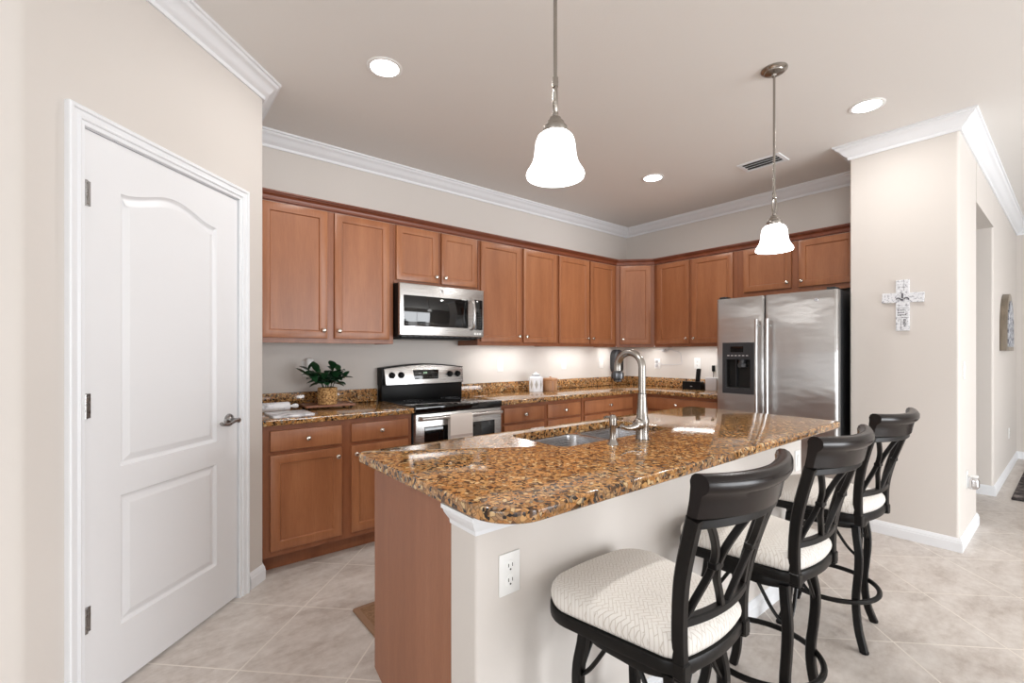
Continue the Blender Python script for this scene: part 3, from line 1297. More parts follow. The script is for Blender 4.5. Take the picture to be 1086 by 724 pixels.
link_obj('storage_drawer', bm, 'steel', t)
bm = nb()
box(bm, .004, rw - .004, .020, .046, .865, .893)
link_obj('vent_strip', bm, 'black', t)

# towel on the oven handle
TXC = RX0 + .345
bm = nb()
tp = []
for i in range(9):
    a = PI * i / 8
    tp.append((-.0175 * math.cos(a), .0175 * math.sin(a)))
hy, hz = RYF - .046, .836
out = [(-.0165 - .001, .47 - .836)] + [(-.0172, z) for z in (-.28, -.20, -.10, -.03)] + tp + [(.0172, z) for z in (-.03, -.10, -.18, -.24)]
inn = [(o[0] * .90, o[1] * .93 if o[1] > 0 else o[1]) for o in out]
rows = []
W = .098
nx = 8
for i in range(nx + 1):
    xx = TXC - W + 2 * W * i / nx
    wv = .0006 * math.sin(i * 2.4)
    ring = [Vector((xx, hy + (o[0] * 1.0 + (wv if o[1] < -.02 else 0)), hz + o[1])) for o in out] + \
           [Vector((xx, hy + o[0], hz + o[1])) for o in inn[::-1]]
    rows.append(ring)
loft(bm, rows)
tw = link_obj('dish_towel', bm, 'towel')
tag(tw, 'pale folded dish towel hanging over the oven door handle', 'towel')
bm = nb()
box(bm, TXC - W + .001, TXC + W - .001, hy - .0195, hy - .0178, hz - .150, hz - .134)
link_obj('towel_stripe', bm, 'towel_band', tw)

# microwave
MZ0, MZ1, MYF = 1.424, 1.833, 3.200
t = thing('microwave_oven', 'stainless over-the-range microwave mounted above the stove', 'microwave', (RX0, MYF, MZ0))
mh = MZ1 - MZ0
bm = nb()
box(bm, .001, rw - .001, .030, .405, .0, mh, .003, 1)
box(bm, .04, rw - .04, .06, .36, -.012, .001, .003, 1)
link_obj('microwave_body', bm, 'black', t)
bm = nb()
box(bm, .001, rw - .001, 0, .031, .012, mh - .001, .006, 3)
mdr = link_obj('microwave_door', bm, 'steel', t)
bm = nb()
box(bm, .032, .612, -.003, .004, .082, .318, .004, 2)
link_obj('door_window', bm, 'black_glass', mdr)
bm = nb()
box(bm, .672, .756, -.003, .004, .072, .326, .004, 2)
kp = link_obj('keypad', bm, 'black_glass', mdr)
bm = nb()
for r in range(8):
    for c in range(3):
        box(bm, .686 + c * .022, .698 + c * .022, -.0036, -.0028, .092 + r * .021, .098 + r * .021)
link_obj('keypad_marks', bm, 'slot', kp)
bm = nb()
tube(bm, smooth_path([(.642, .004, .075), (.642, -.030, .090), (.642, -.046, .145), (.642, -.050, .20), (.642, -.046, .255), (.642, -.030, .310), (.642, .004, .325)], 5), .0115, 12)
link_obj('door_handle', bm, 'steel', mdr)


def emblem(parent, x, z, y, r=.013):
    bm = nb()
    mt = Matrix.Translation((x, y, z)) @ RX
    lathe(bm, [(r, 0), (r, .0015), (r * .86, .002), (r * .84, .0014), (.0005, .0014)], n=28, mtx=mt)
    e = link_obj('round_emblem', bm, 'chrome', parent)
    bm = nb()
    merge(bm, text_bm('GE', r * .95), 0, Matrix.Translation((x, y - .0018, z)) @ FACE)
    link_obj('monogram', bm, 'ink', e)
    return e


emblem(t, .365, mh - .042, 0)
bm = nb()
for k in range(3):
    box(bm, .672 + k * .026, .690 + k * .026, -.001, .0005, .030, .048)
link_obj('sticker_squares', bm, 'white_plastic', t)
bm = nb()
for k in range(14):
    box(bm, .02 + k * .052, .06 + k * .052, .0055, .012, .002, .010)
link_obj('vent_grille', bm, 'charcoal', t)

# refrigerator (local x runs along -Y, front towards -X)
FRX, FRY = 4.05, 2.068
fw = .932
t = thing('refrigerator', 'side-by-side stainless refrigerator with black water dispenser', 'refrigerator', (FRX, FRY, 0), ROT_B)
bm = nb()
box(bm, .006, fw - .006, .075, .745, .02, 1.785, .006, 2)
box(bm, .02, fw - .02, .09, .72, 0, .03)
box(bm, .012, fw - .012, .050, .08, .012, .095, .004, 1)
for hx in (.02, fw - .08):
    box(bm, hx, hx + .06, .020, .12, 1.785, 1.803, .004, 1)
link_obj('fridge_body', bm, 'dark_gray', t)


def fridge_door(x0, x1):
    bm = nb()
    P = round_poly([(x0, .070), (x0, .0), (x1, .0), (x1, .070)], [.004, .022, .022, .004], 6)
    # slightly bowed front
    prism(bm, [(p.x, p.y) for p in P], .105, 1.783, .004)
    return bm


SPLIT = .412
fl = link_obj('freezer_door', fridge_door(.002, SPLIT - .003), 'steel_v', t)
fr = link_obj('fridge_door', fridge_door(SPLIT + .003, fw - .002), 'steel_v', t)
dx0, dx1, dz0, dz1 = .060, .334, .948, 1.394
bm = nb()
box(bm, dx0 + .03, dx1 - .03, -.02, .055, dz0 + .05, dz1 - .14)
cut(fl, bm)
t_disp = nb()
fy = -.006
for a, b, c, d in ((dx0, dx0 + .034, dz0, dz1), (dx1 - .034, dx1, dz0, dz1), (dx0 + .03, dx1 - .03, dz0, dz0 + .05), (dx0 + .03, dx1 - .03, dz1 - .148, dz1)):
    box(t_disp, a, b, fy, .003, c, d, .002, 1)
dp = link_obj('water_dispenser', t_disp, 'charcoal', fl)
bm = nb()
a, b, c, d = dx0 + .032, dx1 - .032, dz0 + .052, dz1 - .142
box(bm, a, b, .050, .054, c, d)
for s in ((a, a + .004), (b - .004, b)):
    box(bm, s[0], s[1], .001, .052, c, d)
box(bm, a, b, .001, .052, c, c + .006)
box(bm, a, b, .001, .052, d - .005, d)
link_obj('dispenser_niche', bm, 'dark_void', dp)
bm = nb()
lathe(bm, [(.034, d - .075), (.040, d - .070), (.040, d - .045), (.030, d - .040), (.028, d - .004)], (a + b) / 2 + .025, .026, 20)
box(bm, (a + b) / 2 - .028, (a + b) / 2 - .022, .012, .05, c + .006, d - .005)
link_obj('dispenser_spout', bm, 'charcoal', dp)
bm = nb()
box(bm, dx0 + .072, dx1 - .092, fy - .001, fy + .001, dz1 - .085, dz1 - .035)
link_obj('dispenser_display', bm, 'black_glass', dp)
bm = nb()
for i in range(6):
    box(bm, dx0 + .045 + i * .032, dx0 + .063 + i * .032, fy - .0008, fy + .001, dz1 - .118, dz1 - .110)
link_obj('dispenser_buttons', bm, 'gray_plastic', dp)
for hx, pr in ((SPLIT - .042, fl), (SPLIT + .042, fr)):
    bm = nb()
    tube(bm, smooth_path([(hx, -.052, .32), (hx, -.056, .6), (hx, -.057, .95), (hx, -.056, 1.3), (hx, -.052, 1.585)], 5), .0125, 14)
    for z in (.37, 1.535):
        cyl(bm, (hx, .001, z), (hx, -.053, z), .010, n=12)
    link_obj('door_handle', bm, 'steel_v', pr)
emblem(fr, .790, 1.712, 0, .014)


# ------------------------------------------------------------------ bar stools
def arcpt(x, hw, y0, sag):
    """y of a curve bowed towards -y between x = -hw..hw"""
    return y0 - sag * (1 - (x / hw) ** 2)


def make_stool(label):
    t = thing('bar_stool', label, 'bar stool', (0, 0, 0), 0, 'bar stools along the island')
    SEAT = round_poly([(-.160, -.178), (.160, -.178), (.226, .214), (-.238, .214)], [.040, .040, .085, .085], 8)

    def bowed(P):                          # bow the rear and front edges
        o = []
        for p in P:
            if p.y < -.10:
                o.append(Vector((p.x, p.y - .022 * max(0, 1 - (p.x / .16) ** 2))))
            elif p.y > .12:
                o.append(Vector((p.x, p.y + .018 * max(0, 1 - (p.x / .2) ** 2))))
            else:
                o.append(p)
        return o
    dense = []
    k = len(SEAT)
    for i in range(k):
        a, b = SEAT[i], SEAT[(i + 1) % k]
        m = max(1, int((b - a).length / .03))
        for j in range(m):
            dense.append(a.lerp(b, j / m))
    S = bowed(dense)
    # cushion
    bm = nb()
    rings = []
    for ins, z in ((.012, .598), (.003, .600), (-.002, .610), (-.004, .622), (-.001, .636), (.008, .648)):
        rings.append([Vector((p.x, p.y, z)) for p in inset(S, ins)])
    base_ring = rings[-1]
    for sc, z in ((.90, .6565), (.76, .664), (.58, .669), (.38, .672), (.16, .673)):
        rings.append([Vector((p.x * sc, .01 + (p.y - .01) * sc, z)) for p in base_ring])
    loft(bm, rings)
    link_obj('seat', bm, 'fabric', t, 60)['label'] = 'cream woven seat cushion'
    # seat frame: a flat bar loop under the cushion
    bm = nb()
    rings = []
    for ins, z in ((-.004, .566), (-.006, .570), (-.006, .592), (-.004, .597), (.024, .597), (.026, .592), (.026, .570), (.024, .566)):
        rings.append([Vector((p.x, p.y, z)) for p in inset(S, ins)])
    rings.append(rings[0])
    tmp = nb()
    loft(tmp, rings, False, False)
    bmesh.ops.remove_doubles(tmp, verts=tmp.verts[:], dist=1e-5)
    merge(bm, tmp)
    for px in (-.10, 0, .10):
        box(bm, px - .015, px + .015, -.185, .20, .572, .590)
    link_obj('seat_frame', bm, 'metal_black', t)
    # swivel and lower frame
    bm = nb()
    lathe(bm, [(.075, .548), (.085, .552), (.085, .566), (.070, .572)], n=32)
    link_obj('swivel_plate', bm, 'metal_black', t)
    bm = nb()
    LF = [Vector(p) for p in rrect(-.158, .158, -.158, .158, .11, 10)]
    rings = []
    for ins, z in ((0, .522), (-.002, .526), (-.002, .548), (0, .552), (.022, .552), (.024, .548), (.024, .526), (.022, .522)):
        rings.append([Vector((p.x, p.y, z)) for p in inset(LF, ins)])
    rings.append(rings[0])
    tmp = nb()
    loft(tmp, rings, False, False)
    bmesh.ops.remove_doubles(tmp, verts=tmp.verts[:], dist=1e-5)
    merge(bm, tmp)
    for sx in (1, -1):
        tube(bm, [(-.12 * sx, -.12, .540), (.12 * sx, .12, .540)], .011, square=True)
    link_obj('lower_frame', bm, 'metal_black', t)
    # legs
    for sx in (-1, 1):
        for sy in (-1, 1):
            bm = nb()
            pr = [(.128, .535), (.132, .49), (.140, .43), (.141, .37), (.136, .30), (.130, .23), (.131, .16), (.141, .08), (.158, .02), (.163, .003)]
            pts = [(sx * r, sy * r, z) for r, z in pr]
            pth = smooth_path(pts, 4)
            tube(bm, pth, [.0150] * len(pth), square=True, up=(sx / S2, -sy / S2, 0) if False else (1, 0, 0))
            lg = link_obj('leg', bm, 'metal_black', t)
            bm = nb()
            lathe(bm, [(.015, .0), (.017, .003), (.017, .010), (.014, .013)], sx * .163, sy * .163, 16)
            link_obj('foot_glide', bm, 'black', lg)
            for ax in (0, 1):              # thin curved braces up to the lower frame
                bm = nb()
                p0 = Vector((sx * .139, sy * .139, .40))
                p2 = Vector((sx * (.139 if ax else .045), sy * (.045 if ax else .139), .525))
                p1 = (p0 + p2) / 2 + Vector((0, 0, -.018)) + (p0 - Vector((0, 0, p0.z))).normalized() * .006
                tube(bm, smooth_path([p0, p1, p2], 6), .0062, 8)
                link_obj('brace', bm, 'metal_black', lg)
    # foot ring
    bm = nb()
    R = .200
    tube(bm, [(R * math.cos(2 * PI * i / 48), R * math.sin(2 * PI * i / 48), .205) for i in range(48)], .0105, 10, closed=True)
    link_obj('foot_ring', bm, 'metal_black', t)
    # back posts, flaring outwards and leaning back
    BACK = [(.556, .143, -.184), (.62, .144, -.180), (.70, .150, -.183), (.80, .168, -.200), (.90, .184, -.228), (.955, .194, -.246), (1.06, .200, -.266)]

    def back_at(z):
        for a, b in zip(BACK, BACK[1:]):
            if z <= b[0]:
                f = (z - a[0]) / (b[0] - a[0])
                return a[1] + (b[1] - a[1]) * f, a[2] + (b[2] - a[2]) * f
        return BACK[-1][1:]

    def bp(u, z):                           # u = -1..1 from post to post, on the bowed back surface
        hw, y = back_at(z)
        sag = .024 + .024 * min(1, max(0, (z - .69) / .26))
        return (u * hw, y - sag * (1 - u * u), z)
    for sx in (-1, 1):
        bm = nb()
        pth = smooth_path([(sx * a[1], a[2], a[0]) for a in BACK[:-1]], 5)
        tube(bm, pth, [.0132] * len(pth), square=True, up=(1, 0, 0), aspect=1.15)
        box(bm, sx * .143 - .016, sx * .143 + .014, -.200, -.166, .560, .600, .004, 1)
        link_obj('back_post', bm, 'metal_black', t)
    bm = nb()
    tube(bm, [bp(-1 + i / 8, .690) for i in range(17)], .0110, square=True, up=(0, 0, 1))
    link_obj('lower_back_rail', bm, 'metal_black', t)
    bm = nb()
    tube(bm, [bp(-1 + i / 8, .940) for i in range(17)], .0110, square=True, up=(0, 0, 1))
    link_obj('upper_back_rail', bm, 'metal_black', t)
    # lattice: two pairs of bars bowed towards each other and tied by collars
    for cx in (-.5, .5):
        bm = nb()
        for s in (-1, 1):
            pts = [bp(cx + s * .44, .688), bp(cx + s * .27, .735), bp(cx + s * .10, .785), bp(cx + s * .048, .822), bp(cx + s * .085, .862), bp(cx + s * .20, .905), bp(cx + s * .32, .942)]
            pth = smooth_path(pts, 5)
            tube(bm, pth, [.0078] * len(pth), square=True, up=(1, 0, 0))
        c = bp(cx, .822)
        box(bm, c[0] - .0180, c[0] + .0180, c[1] - .0105, c[1] + .0105, .814, .830, .002, 1)
        link_obj('back_lattice', bm, 'metal_black', t)
    # scrolled wooden top rail, swept along the bow
    bm = nb()
    prof = [(-.012, .950), (.012, .950), (.013, .985), (.013, 1.015), (.014, 1.028), (.010, 1.039), (.002, 1.045), (-.010, 1.046), (-.022, 1.041), (-.029, 1.030), (-.029, 1.017), (-.023, 1.007), (-.013, 1.000), (-.012, .985)]
    rings = []
    for i in range(25):
        u = -1 + i / 12
        ring = []
        for a, z in prof:
            hw, y = back_at(min(z, 1.0))
            hw = .204
            ring.append(Vector((u * hw, y - .050 * (1 - u * u) + a, z + .006 * u * u)))
        rings.append(ring)
    loft(bm, rings)
    link_obj('top_rail', bm, 'espresso', t, 40)['label'] = 'dark wood top rail'
    return t


def turn_base(root, a):                     # the seat swivels on its base
    for ch in root.children:
        if ch.name.split('.')[0] in ('leg', 'lower_frame', 'foot_ring'):
            ch.rotation_euler = (0, 0, a)


st = make_stool('bar stool nearest the viewer, at the rounded island corner')
st.location, st.rotation_euler = (1.106, .752, 0), (0, 0, math.radians(-1))
turn_base(st, math.radians(5))
s2 = dup(st, (1.785, .748, 0), math.radians(-3), 'middle one of the three bar stools at the island')
s3 = dup(st, (2.585, .770, 0), math.radians(-6), 'bar stool at the far end of the island, by the white cross wall')
turn_base(s3, math.radians(13))


# ------------------------------------------------------------------ lights
def make_pendant(label, loc):
    """hangs at loc = ceiling point"""
    t = thing('pendant_lamp', label, 'pendant lamp', loc, 0, 'pendants over the island')
    L = CEIL - 1.862                      # drop to the shade rim
    bm = nb()
    lathe(bm, [(.066, 0), (.066, -.006), (.060, -.012), (.050, -.016), (.048, -.020), (.030, -.026), (.014, -.030), (.011, -.040)], n=36)
    link_obj('canopy', bm, 'nickel', t)
    bm = nb()
    cyl(bm, (0, 0, -.038), (0, 0, -L + .289), .0062, n=12)
    lathe(bm, [(.009, -L + .319), (.010, -L + .304), (.009, -L + .288)], n=14)
    link_obj('rod', bm, 'nickel', t)
    bm = nb()
    zt, zb = -L + 0.292, -L + 0.202
    ring = []
    for i in range(20):
        a = 2 * PI * i / 20
        ring.append((.006 * math.cos(a), .0115 * math.cos(a), (zt + zb) / 2 + (zt - zb) / 2 * math.sin(a)))
    tube(bm, ring, .0048, 8, closed=True)
    link_obj('loop', bm, 'nickel', t)
    bm = nb()
    lathe(bm, [(.008, -L + 0.214), (.010, -L + 0.202), (.009, -L + 0.196), (.018, -L + 0.190), (.021, -L + 0.180), (.028, -L + 0.176), (.031, -L + 0.164), (.038, -L + 0.160), (.040, -L + 0.144), (.036, -L + 0.136)], n=32)
    link_obj('shade_holder', bm, 'nickel', t)
    bm = nb()
    pr = [(.034, .140), (.046, .137), (.056, .128), (.062, .112), (.065, .090), (.067, .068), (.072, .048), (.081, .030), (.090, .017), (.093, .007), (.091, .000)]
    full = [(r, -L + z) for r, z in pr] + [(r - .004, -L + z) for r, z in pr[::-1]]
    lathe(bm, full, n=40, cap0=False, cap1=False)
    sh = link_obj('shade', bm, 'shade', t)
    sh['label'] = 'glowing white bell glass shade'
    bm = nb()
    lathe(bm, [(.012, -L + .130), (.013, -L + .110), (.026, -L + .090), (.030, -L + .072), (.026, -L + .054), (.012, -L + .046)], n=20)
    link_obj('bulb', bm, 'lens', t)
    d = bpy.data.lights.new('pendant_light', 'SPOT')
    d.spot_size, d.spot_blend = math.radians(135), .6
    d.energy, d.shadow_soft_size, d.color = PENDANT_W, .03, (1, .985, .96)
    o = bpy.data.objects.new('pendant_light', d)
    o.location = (0, 0, -L + .036)
    COL.objects.link(o)
    o.parent = t
    return t


pn = make_pendant('left pendant lamp with white bell glass shade over near end of island', (1.036, 1.057, CEIL))
dup(pn, (2.711, 1.057, CEIL), 0, 'right pendant lamp with white bell glass shade over far end of island')


def make_recessed(label, x, y):
    t = thing('recessed_light', label, 'ceiling light', (x, y, CEIL), 0, 'recessed ceiling lights')
    bm = nb()
    lathe(bm, [(.095, 0), (.095, -.003), (.090, -.005), (.076, -.004), (.074, 0)], n=40, cap0=False, cap1=False)
    link_obj('trim_ring', bm, 'white_plastic', t)
    bm = nb()
    lathe(bm, [(.0745, -.0005), (.0745, -.003), (.070, -.004), (.001, -.004)], n=40, cap0=False)
    link_obj('lamp_lens', bm, 'lens', t)
    d = bpy.data.lights.new('recessed_beam', 'AREA')
    d.shape = 'DISK'
    d.size, d.energy, d.color = .14, RECESSED_W, (1, .985, .965)
    o = bpy.data.objects.new('recessed_beam', d)
    o.location = (0, 0, -.006)
    COL.objects.link(o)
    o.parent = t
    return t


rc = make_recessed('round recessed ceiling light above the walkway by the pantry door', 1.045, 2.39)
dup(rc, (3.565, .845, CEIL), 0, 'round recessed ceiling light nearest the cross wall')
dup(rc, (3.55, 2.39, CEIL), 0, 'round recessed ceiling light in front of the corner cabinets')


def make_bar(label, x, y, rot=0.0):
    t = thing('under_cabinet_light', label, 'light', (x, y, UZ0 + .022), rot, 'lights under the upper cabinets')
    bm = nb()
    box(bm, -.30, .30, -.036, .036, -.012, -.0005, .003, 2)
    link_obj('housing', bm, 'white_plastic', t)
    bm = nb()
    box(bm, -.29, .29, -.031, .031, -.0135, -.0115)
    link_obj('lamp_lens', bm, 'led', t)
    d = bpy.data.lights.new('bar_beam', 'AREA')
    d.shape = 'RECTANGLE'
    d.size, d.size_y, d.energy, d.color = .58, .06, PUCK_W, (1, .995, .985)
    o = bpy.data.objects.new('bar_beam', d)
    o.location = (0, 0, -.016)
    COL.objects.link(o)
    o.parent = t
    return t


pk = make_bar('slim light under the cabinet just right of the microwave', 2.77, 3.42)
dup(pk, (3.72, 3.42, UZ0 + .022), 0, 'slim light under the back wall cabinet near the corner')
dup(pk, (4.50, 3.33, UZ0 + .022), -PI / 4, 'slim light under the angled corner cabinet')
dup(pk, (4.61, 2.54, UZ0 + .022), ROT_B, 'slim light under the right wall cabinet near the fridge')
# ceiling vent
t = thing('ceiling_vent', 'white rectangular air vent in the ceiling near the fridge', 'vent', (3.957, 1.633, CEIL), math.radians(-90))
bm = nb()
for a, b, c, d in ((-.165, .165, -.10, -.075), (-.165, .165, .075, .10), (-.165, -.135, -.075, .075), (.135, .165, -.075, .075)):
    box(bm, a, b, c, d, -.008, 0, .002, 1)
link_obj('vent_frame', bm, 'trim', t)
bm = nb()
box(bm, -.136, .136, -.076, .076, -.0012, -.0002)  # thin dark sheet below the closed ceiling, standing in for shade inside the duct
link_obj('duct_shadow_sheet', bm, 'vent_dark', t)
for k in range(3):
    bm = nb()
    yy = -.048 + k * .048
    tmp = nb()
    box(tmp, -.134, .134, -.018, .018, -.0012, .0012)
    merge(bm, tmp, 0, Matrix.Translation((0, yy, -.0105)) @ Matrix.Rotation(math.radians(28), 4, 'X'))
    link_obj('louver', bm, 'trim', t)


# ------------------------------------------------------------------ wall plates
def plate_duplex(name, label, loc, rot, group='wall outlets', cat='outlet'):
    t = thing(name, label, cat, loc, rot, group)
    bm = nb()
    box(bm, -.037, .037, -.006, 0, -.0585, .0585, .003, 2)
    link_obj('plate', bm, 'white_plastic', t)
    for z in (-.0205, .0205):
        bm = nb()
        mt = Matrix.Translation((0, -.006, z)) @ RX
        lathe(bm, [(.0172, -.001), (.0172, .0014), (.016, .002), (.001, .002)], n=24, mtx=mt)
        s = link_obj('socket', bm, 'white_plastic', t)
        bm = nb()
        box(bm, -.0078, -.0056, -.0086, -.0070, z - .001, z + .0085)
        box(bm, .0056, .0078, -.0086, -.0070, z - .001, z + .0085)
        lathe(bm, [(.0028, -.001), (.0028, .0026)], n=10, mtx=Matrix.Translation((0, -.006, z - .008)) @ RX)
        link_obj('slots', bm, 'slot', s)
    return t


def plate_switch(name, label, loc, rot, group, cat='light switch', rockers=1):
    t = thing(name, label, cat, loc, rot, group)
    bm = nb()
    box(bm, -.037, .037, -.006, 0, -.0585, .0585, .003, 2)
    link_obj('plate', bm, 'white_plastic', t)
    bm = nb()
    loft(bm, [[(-.0165, -.0055, -.033), (.0165, -.0055, -.033), (.0165, -.0055, .033), (-.0165, -.0055, .033)],
              [(-.0165, -.0075, -.033), (.0165, -.0075, -.033), (.0165, -.0105, .033), (-.0165, -.0105, .033)]])
    link_obj('rocker', bm, 'white_plastic', t)
    return t


G = 'wall plates of the kitchen'
plate_duplex('wall_outlet', 'white duplex outlet on the island half wall below the counter corner', (.812, KY0, .682), 0)
plate_switch('wall_outlet', 'blank white plate at far end of the island half wall', (2.915, KY0, .690), 0, 'wall outlets', 'outlet')
plate_switch('wall_switch', 'white wall plate on back wall just right of the range', (2.785, YA, 1.180), 0, G)
plate_switch('wall_switch', 'white wall plate on back wall right of the woven canister', (3.675, YA, 1.183), 0, G)
plate_switch('wall_switch', 'white wall plate on back wall beside the black wall device', (4.310, YA, 1.183), 0, G)
plate_duplex('wall_outlet', 'white outlet on right wall near the corner with cords plugged in', (XB, 3.172, 1.178), ROT_B)
plate_duplex('wall_outlet', 'white outlet on right wall above the black phone base', (XB, 2.668, 1.190), ROT_B)
plate_switch('wall_switch', 'white rocker switch on side of the end wall below the cross', (4.33, YC, 1.185), 0, 'wall switches by the hall')
plate_duplex('wall_outlet', 'white outlet low on end wall behind silver plug-in', (4.45, YC, .430), 0)
plate_duplex('wall_outlet', 'white outlet far down the hall wall under the arched decor', (7.45, YC, .420), 0)
plate_duplex('wall_outlet', 'white outlet on back wall behind the potted plant', (.975, YA, 1.185), 0)

# plug-in on the end wall
t = thing('plug_in_freshener', 'rounded silver plug-in low on the end wall', 'plug-in', (4.462, YC - .0085, .405))
bm = nb()
rings = []
for y, s in ((0, .90), (-.012, 1.0), (-.030, .98), (-.046, .85), (-.055, .55)):
    rings.append([Vector((p.x * s, y, p.y * s)) for p in rrect(-.030, .030, -.042, .046, .026, 6)])
loft(bm, rings)
link_obj('shell', bm, 'chrome', t, 50)
bm = nb()
box(bm, -.018, .018, -.05, -.012, .040, .058, .006, 2)
link_obj('cap', bm, 'white_plastic', t)

# white plug behind the plant
bm = nb()
rings = []
for y, s in ((0, .95), (-.020, 1.0), (-.045, .9), (-.052, .6)):
    rings.append([Vector((p.x * s, y, p.y * s)) for p in rrect(-.028, .028, -.03, .05, .018, 5)])
loft(bm, rings)
o = link_obj('wall_plug_in', bm, 'white_plastic', None, 50, (.985, YA - .0085, 1.215))
tag(o, 'small white plug-in on the back wall behind the plant leaves', 'plug-in')

# cords on the right wall
XW2 = XB - .004
bm = nb()
for z in (1.200, 1.157):
    box(bm, XB - .040, XB - .0085, 3.160, 3.184, z - .016, z + .016, .005, 2)
pg = link_obj('cord_plugs', bm, 'gray_plastic')
tag(pg, 'two pale plugs pushed into the corner outlet on right wall', 'plug')
bm = nb()
tube(bm, smooth_path([(XB - .02, 3.155, 1.175), (XW2, 3.06, 1.168), (XW2, 2.87, 1.176), (XW2, 2.862, 1.22), (XW2, 2.868, 1.285), (XW2, 2.90, 1.315), (XW2, 3.00, 1.345), (XW2, 3.03, 1.364)], 6), .0028, 8)
tag(link_obj('wire_loop', bm, 'gray_plastic'), 'thin pale wire running up the right wall to the cabinet', 'cord')
bm = nb()
box(bm, XB - .028, XB - .001, 3.06, 3.105, 1.318, 1.348, .004, 2)
tube(bm, smooth_path([(XB - .014, 3.06, 1.335), (XB - .012, 3.03, 1.325), (XB - .012, 3.02, 1.345), (XB - .014, 3.015, 1.366)], 5), .003, 8)
tag(link_obj('wire_clip', bm, 'gray_plastic'), 'small gray clip with wire under the right wall cabinet', 'clip')
bm = nb()
box(bm, XB - .026, XB - .001, 2.464, 2.492, 1.105, 1.170, .004, 2)
tube(bm, smooth_path([(XB - .014, 2.478, 1.107), (XB - .014, 2.478, 1.06), (XB - .05, 2.47, .99), (XB - .10, 2.45, .930), (XB - .105, 2.42, .9195)], 6), .003, 8)
tag(link_obj('black_adapter', bm, 'black'), 'small black adapter with cord on right wall beside the fridge', 'adapter')

# gray box and phone on the right counter
o = link_obj('router_box', box(nb(), -.035, .035, -.06, .06, 0, .135, .006, 2), 'gray_plastic', None, 35, (4.62, 2.40, CT1))
tag(o, 'light gray plastic box on the counter against the fridge side', 'box')
t = thing('cordless_phone', 'black cordless phone standing in its base on the right counter', 'phone', (4.62, 2.60, CT1), ROT_B)
bm = nb()
prism(bm, [(-.06, 0), (.06, 0), (.06, .060), (-.005, .085), (-.06, .085)], -.105, .105, .004, mapf=lambda p: (p.z, p.x, p.y))
link_obj('base_station', bm, 'black', t)
bm = nb()
box(bm, -.012, .012, -.0615, -.058, .032, .040, .002, 1)
link_obj('badge', bm, 'gray_plastic', t)
bm = nb()
rings = []
for y, s in ((-.012, .85), (-.008, 1), (.008, 1), (.012, .85)):
    rings.append([Vector((.045 + p.x * s, y + (p.y * .18), .078 + p.y * s + .06)) for p in rrect(-.023, .023, -.06, .085, .014, 5)])
loft(bm, rings)
hs = link_obj('handset', bm, 'black', t, 40)

# black rounded device on the wall behind the faucet
t = thing('wall_device', 'upright black device with rounded ends on back wall behind the faucet', 'device', (4.560, YA, 1.045))
bm = nb()
prism(bm, rrect(-.082, .082, 0, .300, .080, 10), 0, .085, .012, seg=3, mapf=lambda p: (p.x, -p.z, p.y))
link_obj('housing', bm, 'charcoal', t)
bm = nb()
prism(bm, rrect(-.030, .066, .03, .270, .040, 8), .084, .090, .002, mapf=lambda p: (p.x, -p.z, p.y))
link_obj('front_cover', bm, 'black', t)

# canister and slatted container
t = thing('ceramic_canister', 'white octagonal ceramic canister with lid on the back counter', 'canister', (3.10, 3.44, CT1), math.radians(8))
bm = nb()
oc = [(.072 * math.cos(PI / 8 + PI / 4 * i), .072 * math.sin(PI / 8 + PI / 4 * i)) for i in range(8)]


def oct_ring(s, z):
    return [Vector((p[0] * s, p[1] * s, z)) for p in oc]


loft(bm, [oct_ring(.95, 0), oct_ring(1, .006), oct_ring(1, .140), oct_ring(.92, .150), oct_ring(.62, .160)])
link_obj('jar', bm, 'ceramic', t, 20)
for k in range(8):
    an = PI / 4 * k
    bm = nb()
    rr = .072 * math.cos(PI / 8)
    prism(bm, [(-.016, 0), (0, -.048), (.016, 0), (0, .048)], rr - .001, rr + .0012,
          mapf=lambda p: (p.z * math.cos(an) - p.x * math.sin(an), p.z * math.sin(an) + p.x * math.cos(an), .075 + p.y))
    link_obj('diamond_motif', bm, 'ceramic_gray', t)
bm = nb()
lathe(bm, [(.040, .161), (.041, .167), (.040, .169)], n=24)
link_obj('seal_ring', bm, 'ink', t)
bm = nb()
lathe(bm, [(.041, .1695), (.040, .176), (.026, .182), (.008, .184), (.007, .188), (.011, .193), (.008, .199), (.002, .201)], n=24)
link_obj('lid', bm, 'ceramic', t)

t = thing('slatted_container', 'tan slatted lidded container beside the white canister', 'container', (3.30, 3.44, CT1))
bm = nb()
lathe(bm, [(.066, 0), (.066, .100)], n=32)
link_obj('core', bm, 'tray', t)
for k in range(22):
    an = 2 * PI * k / 22
    bm = nb()
    tmp = nb()
    box(tmp, .064, .071, -.008, .008, .001, .103, .002, 1)
    merge(bm, tmp, 0, Matrix.Rotation(an, 4, 'Z'))
    link_obj('slat', bm, 'bamboo', t)
bm = nb()
lathe(bm, [(.074, .103), (.076, .107), (.076, .126), (.070, .132), (.012, .136), (.010, .146), (.004, .149)], n=32)
link_obj('lid', bm, 'bamboo', t)

# plant on its tray
TZ = CT1 + .022
t = thing('serving_tray', 'flat wooden footed tray under the potted plant', 'tray', (1.05, 3.385, CT1), math.radians(-3))
bm = nb()
box(bm, -.165, .165, -.115, .115, .014, .022, .003, 2)
for a, b, c, d in ((-.165, .165, -.115, -.105), (-.165, .165, .105, .115), (-.165, -.155, -.105, .105), (.155, .165, -.105, .105)):
    box(bm, a, b, c, d, .020, .028, .002, 1)
link_obj('tray_board', bm, 'tray', t)
for sx in (-1, 1):
    for sy in (-1, 1):
        bm = nb()
        lathe(bm, [(.006, 0), (.010, .003), (.010, .010), (.007, .014)], sx * .14, sy * .09, 14)
        link_obj('foot', bm, 'black', t)

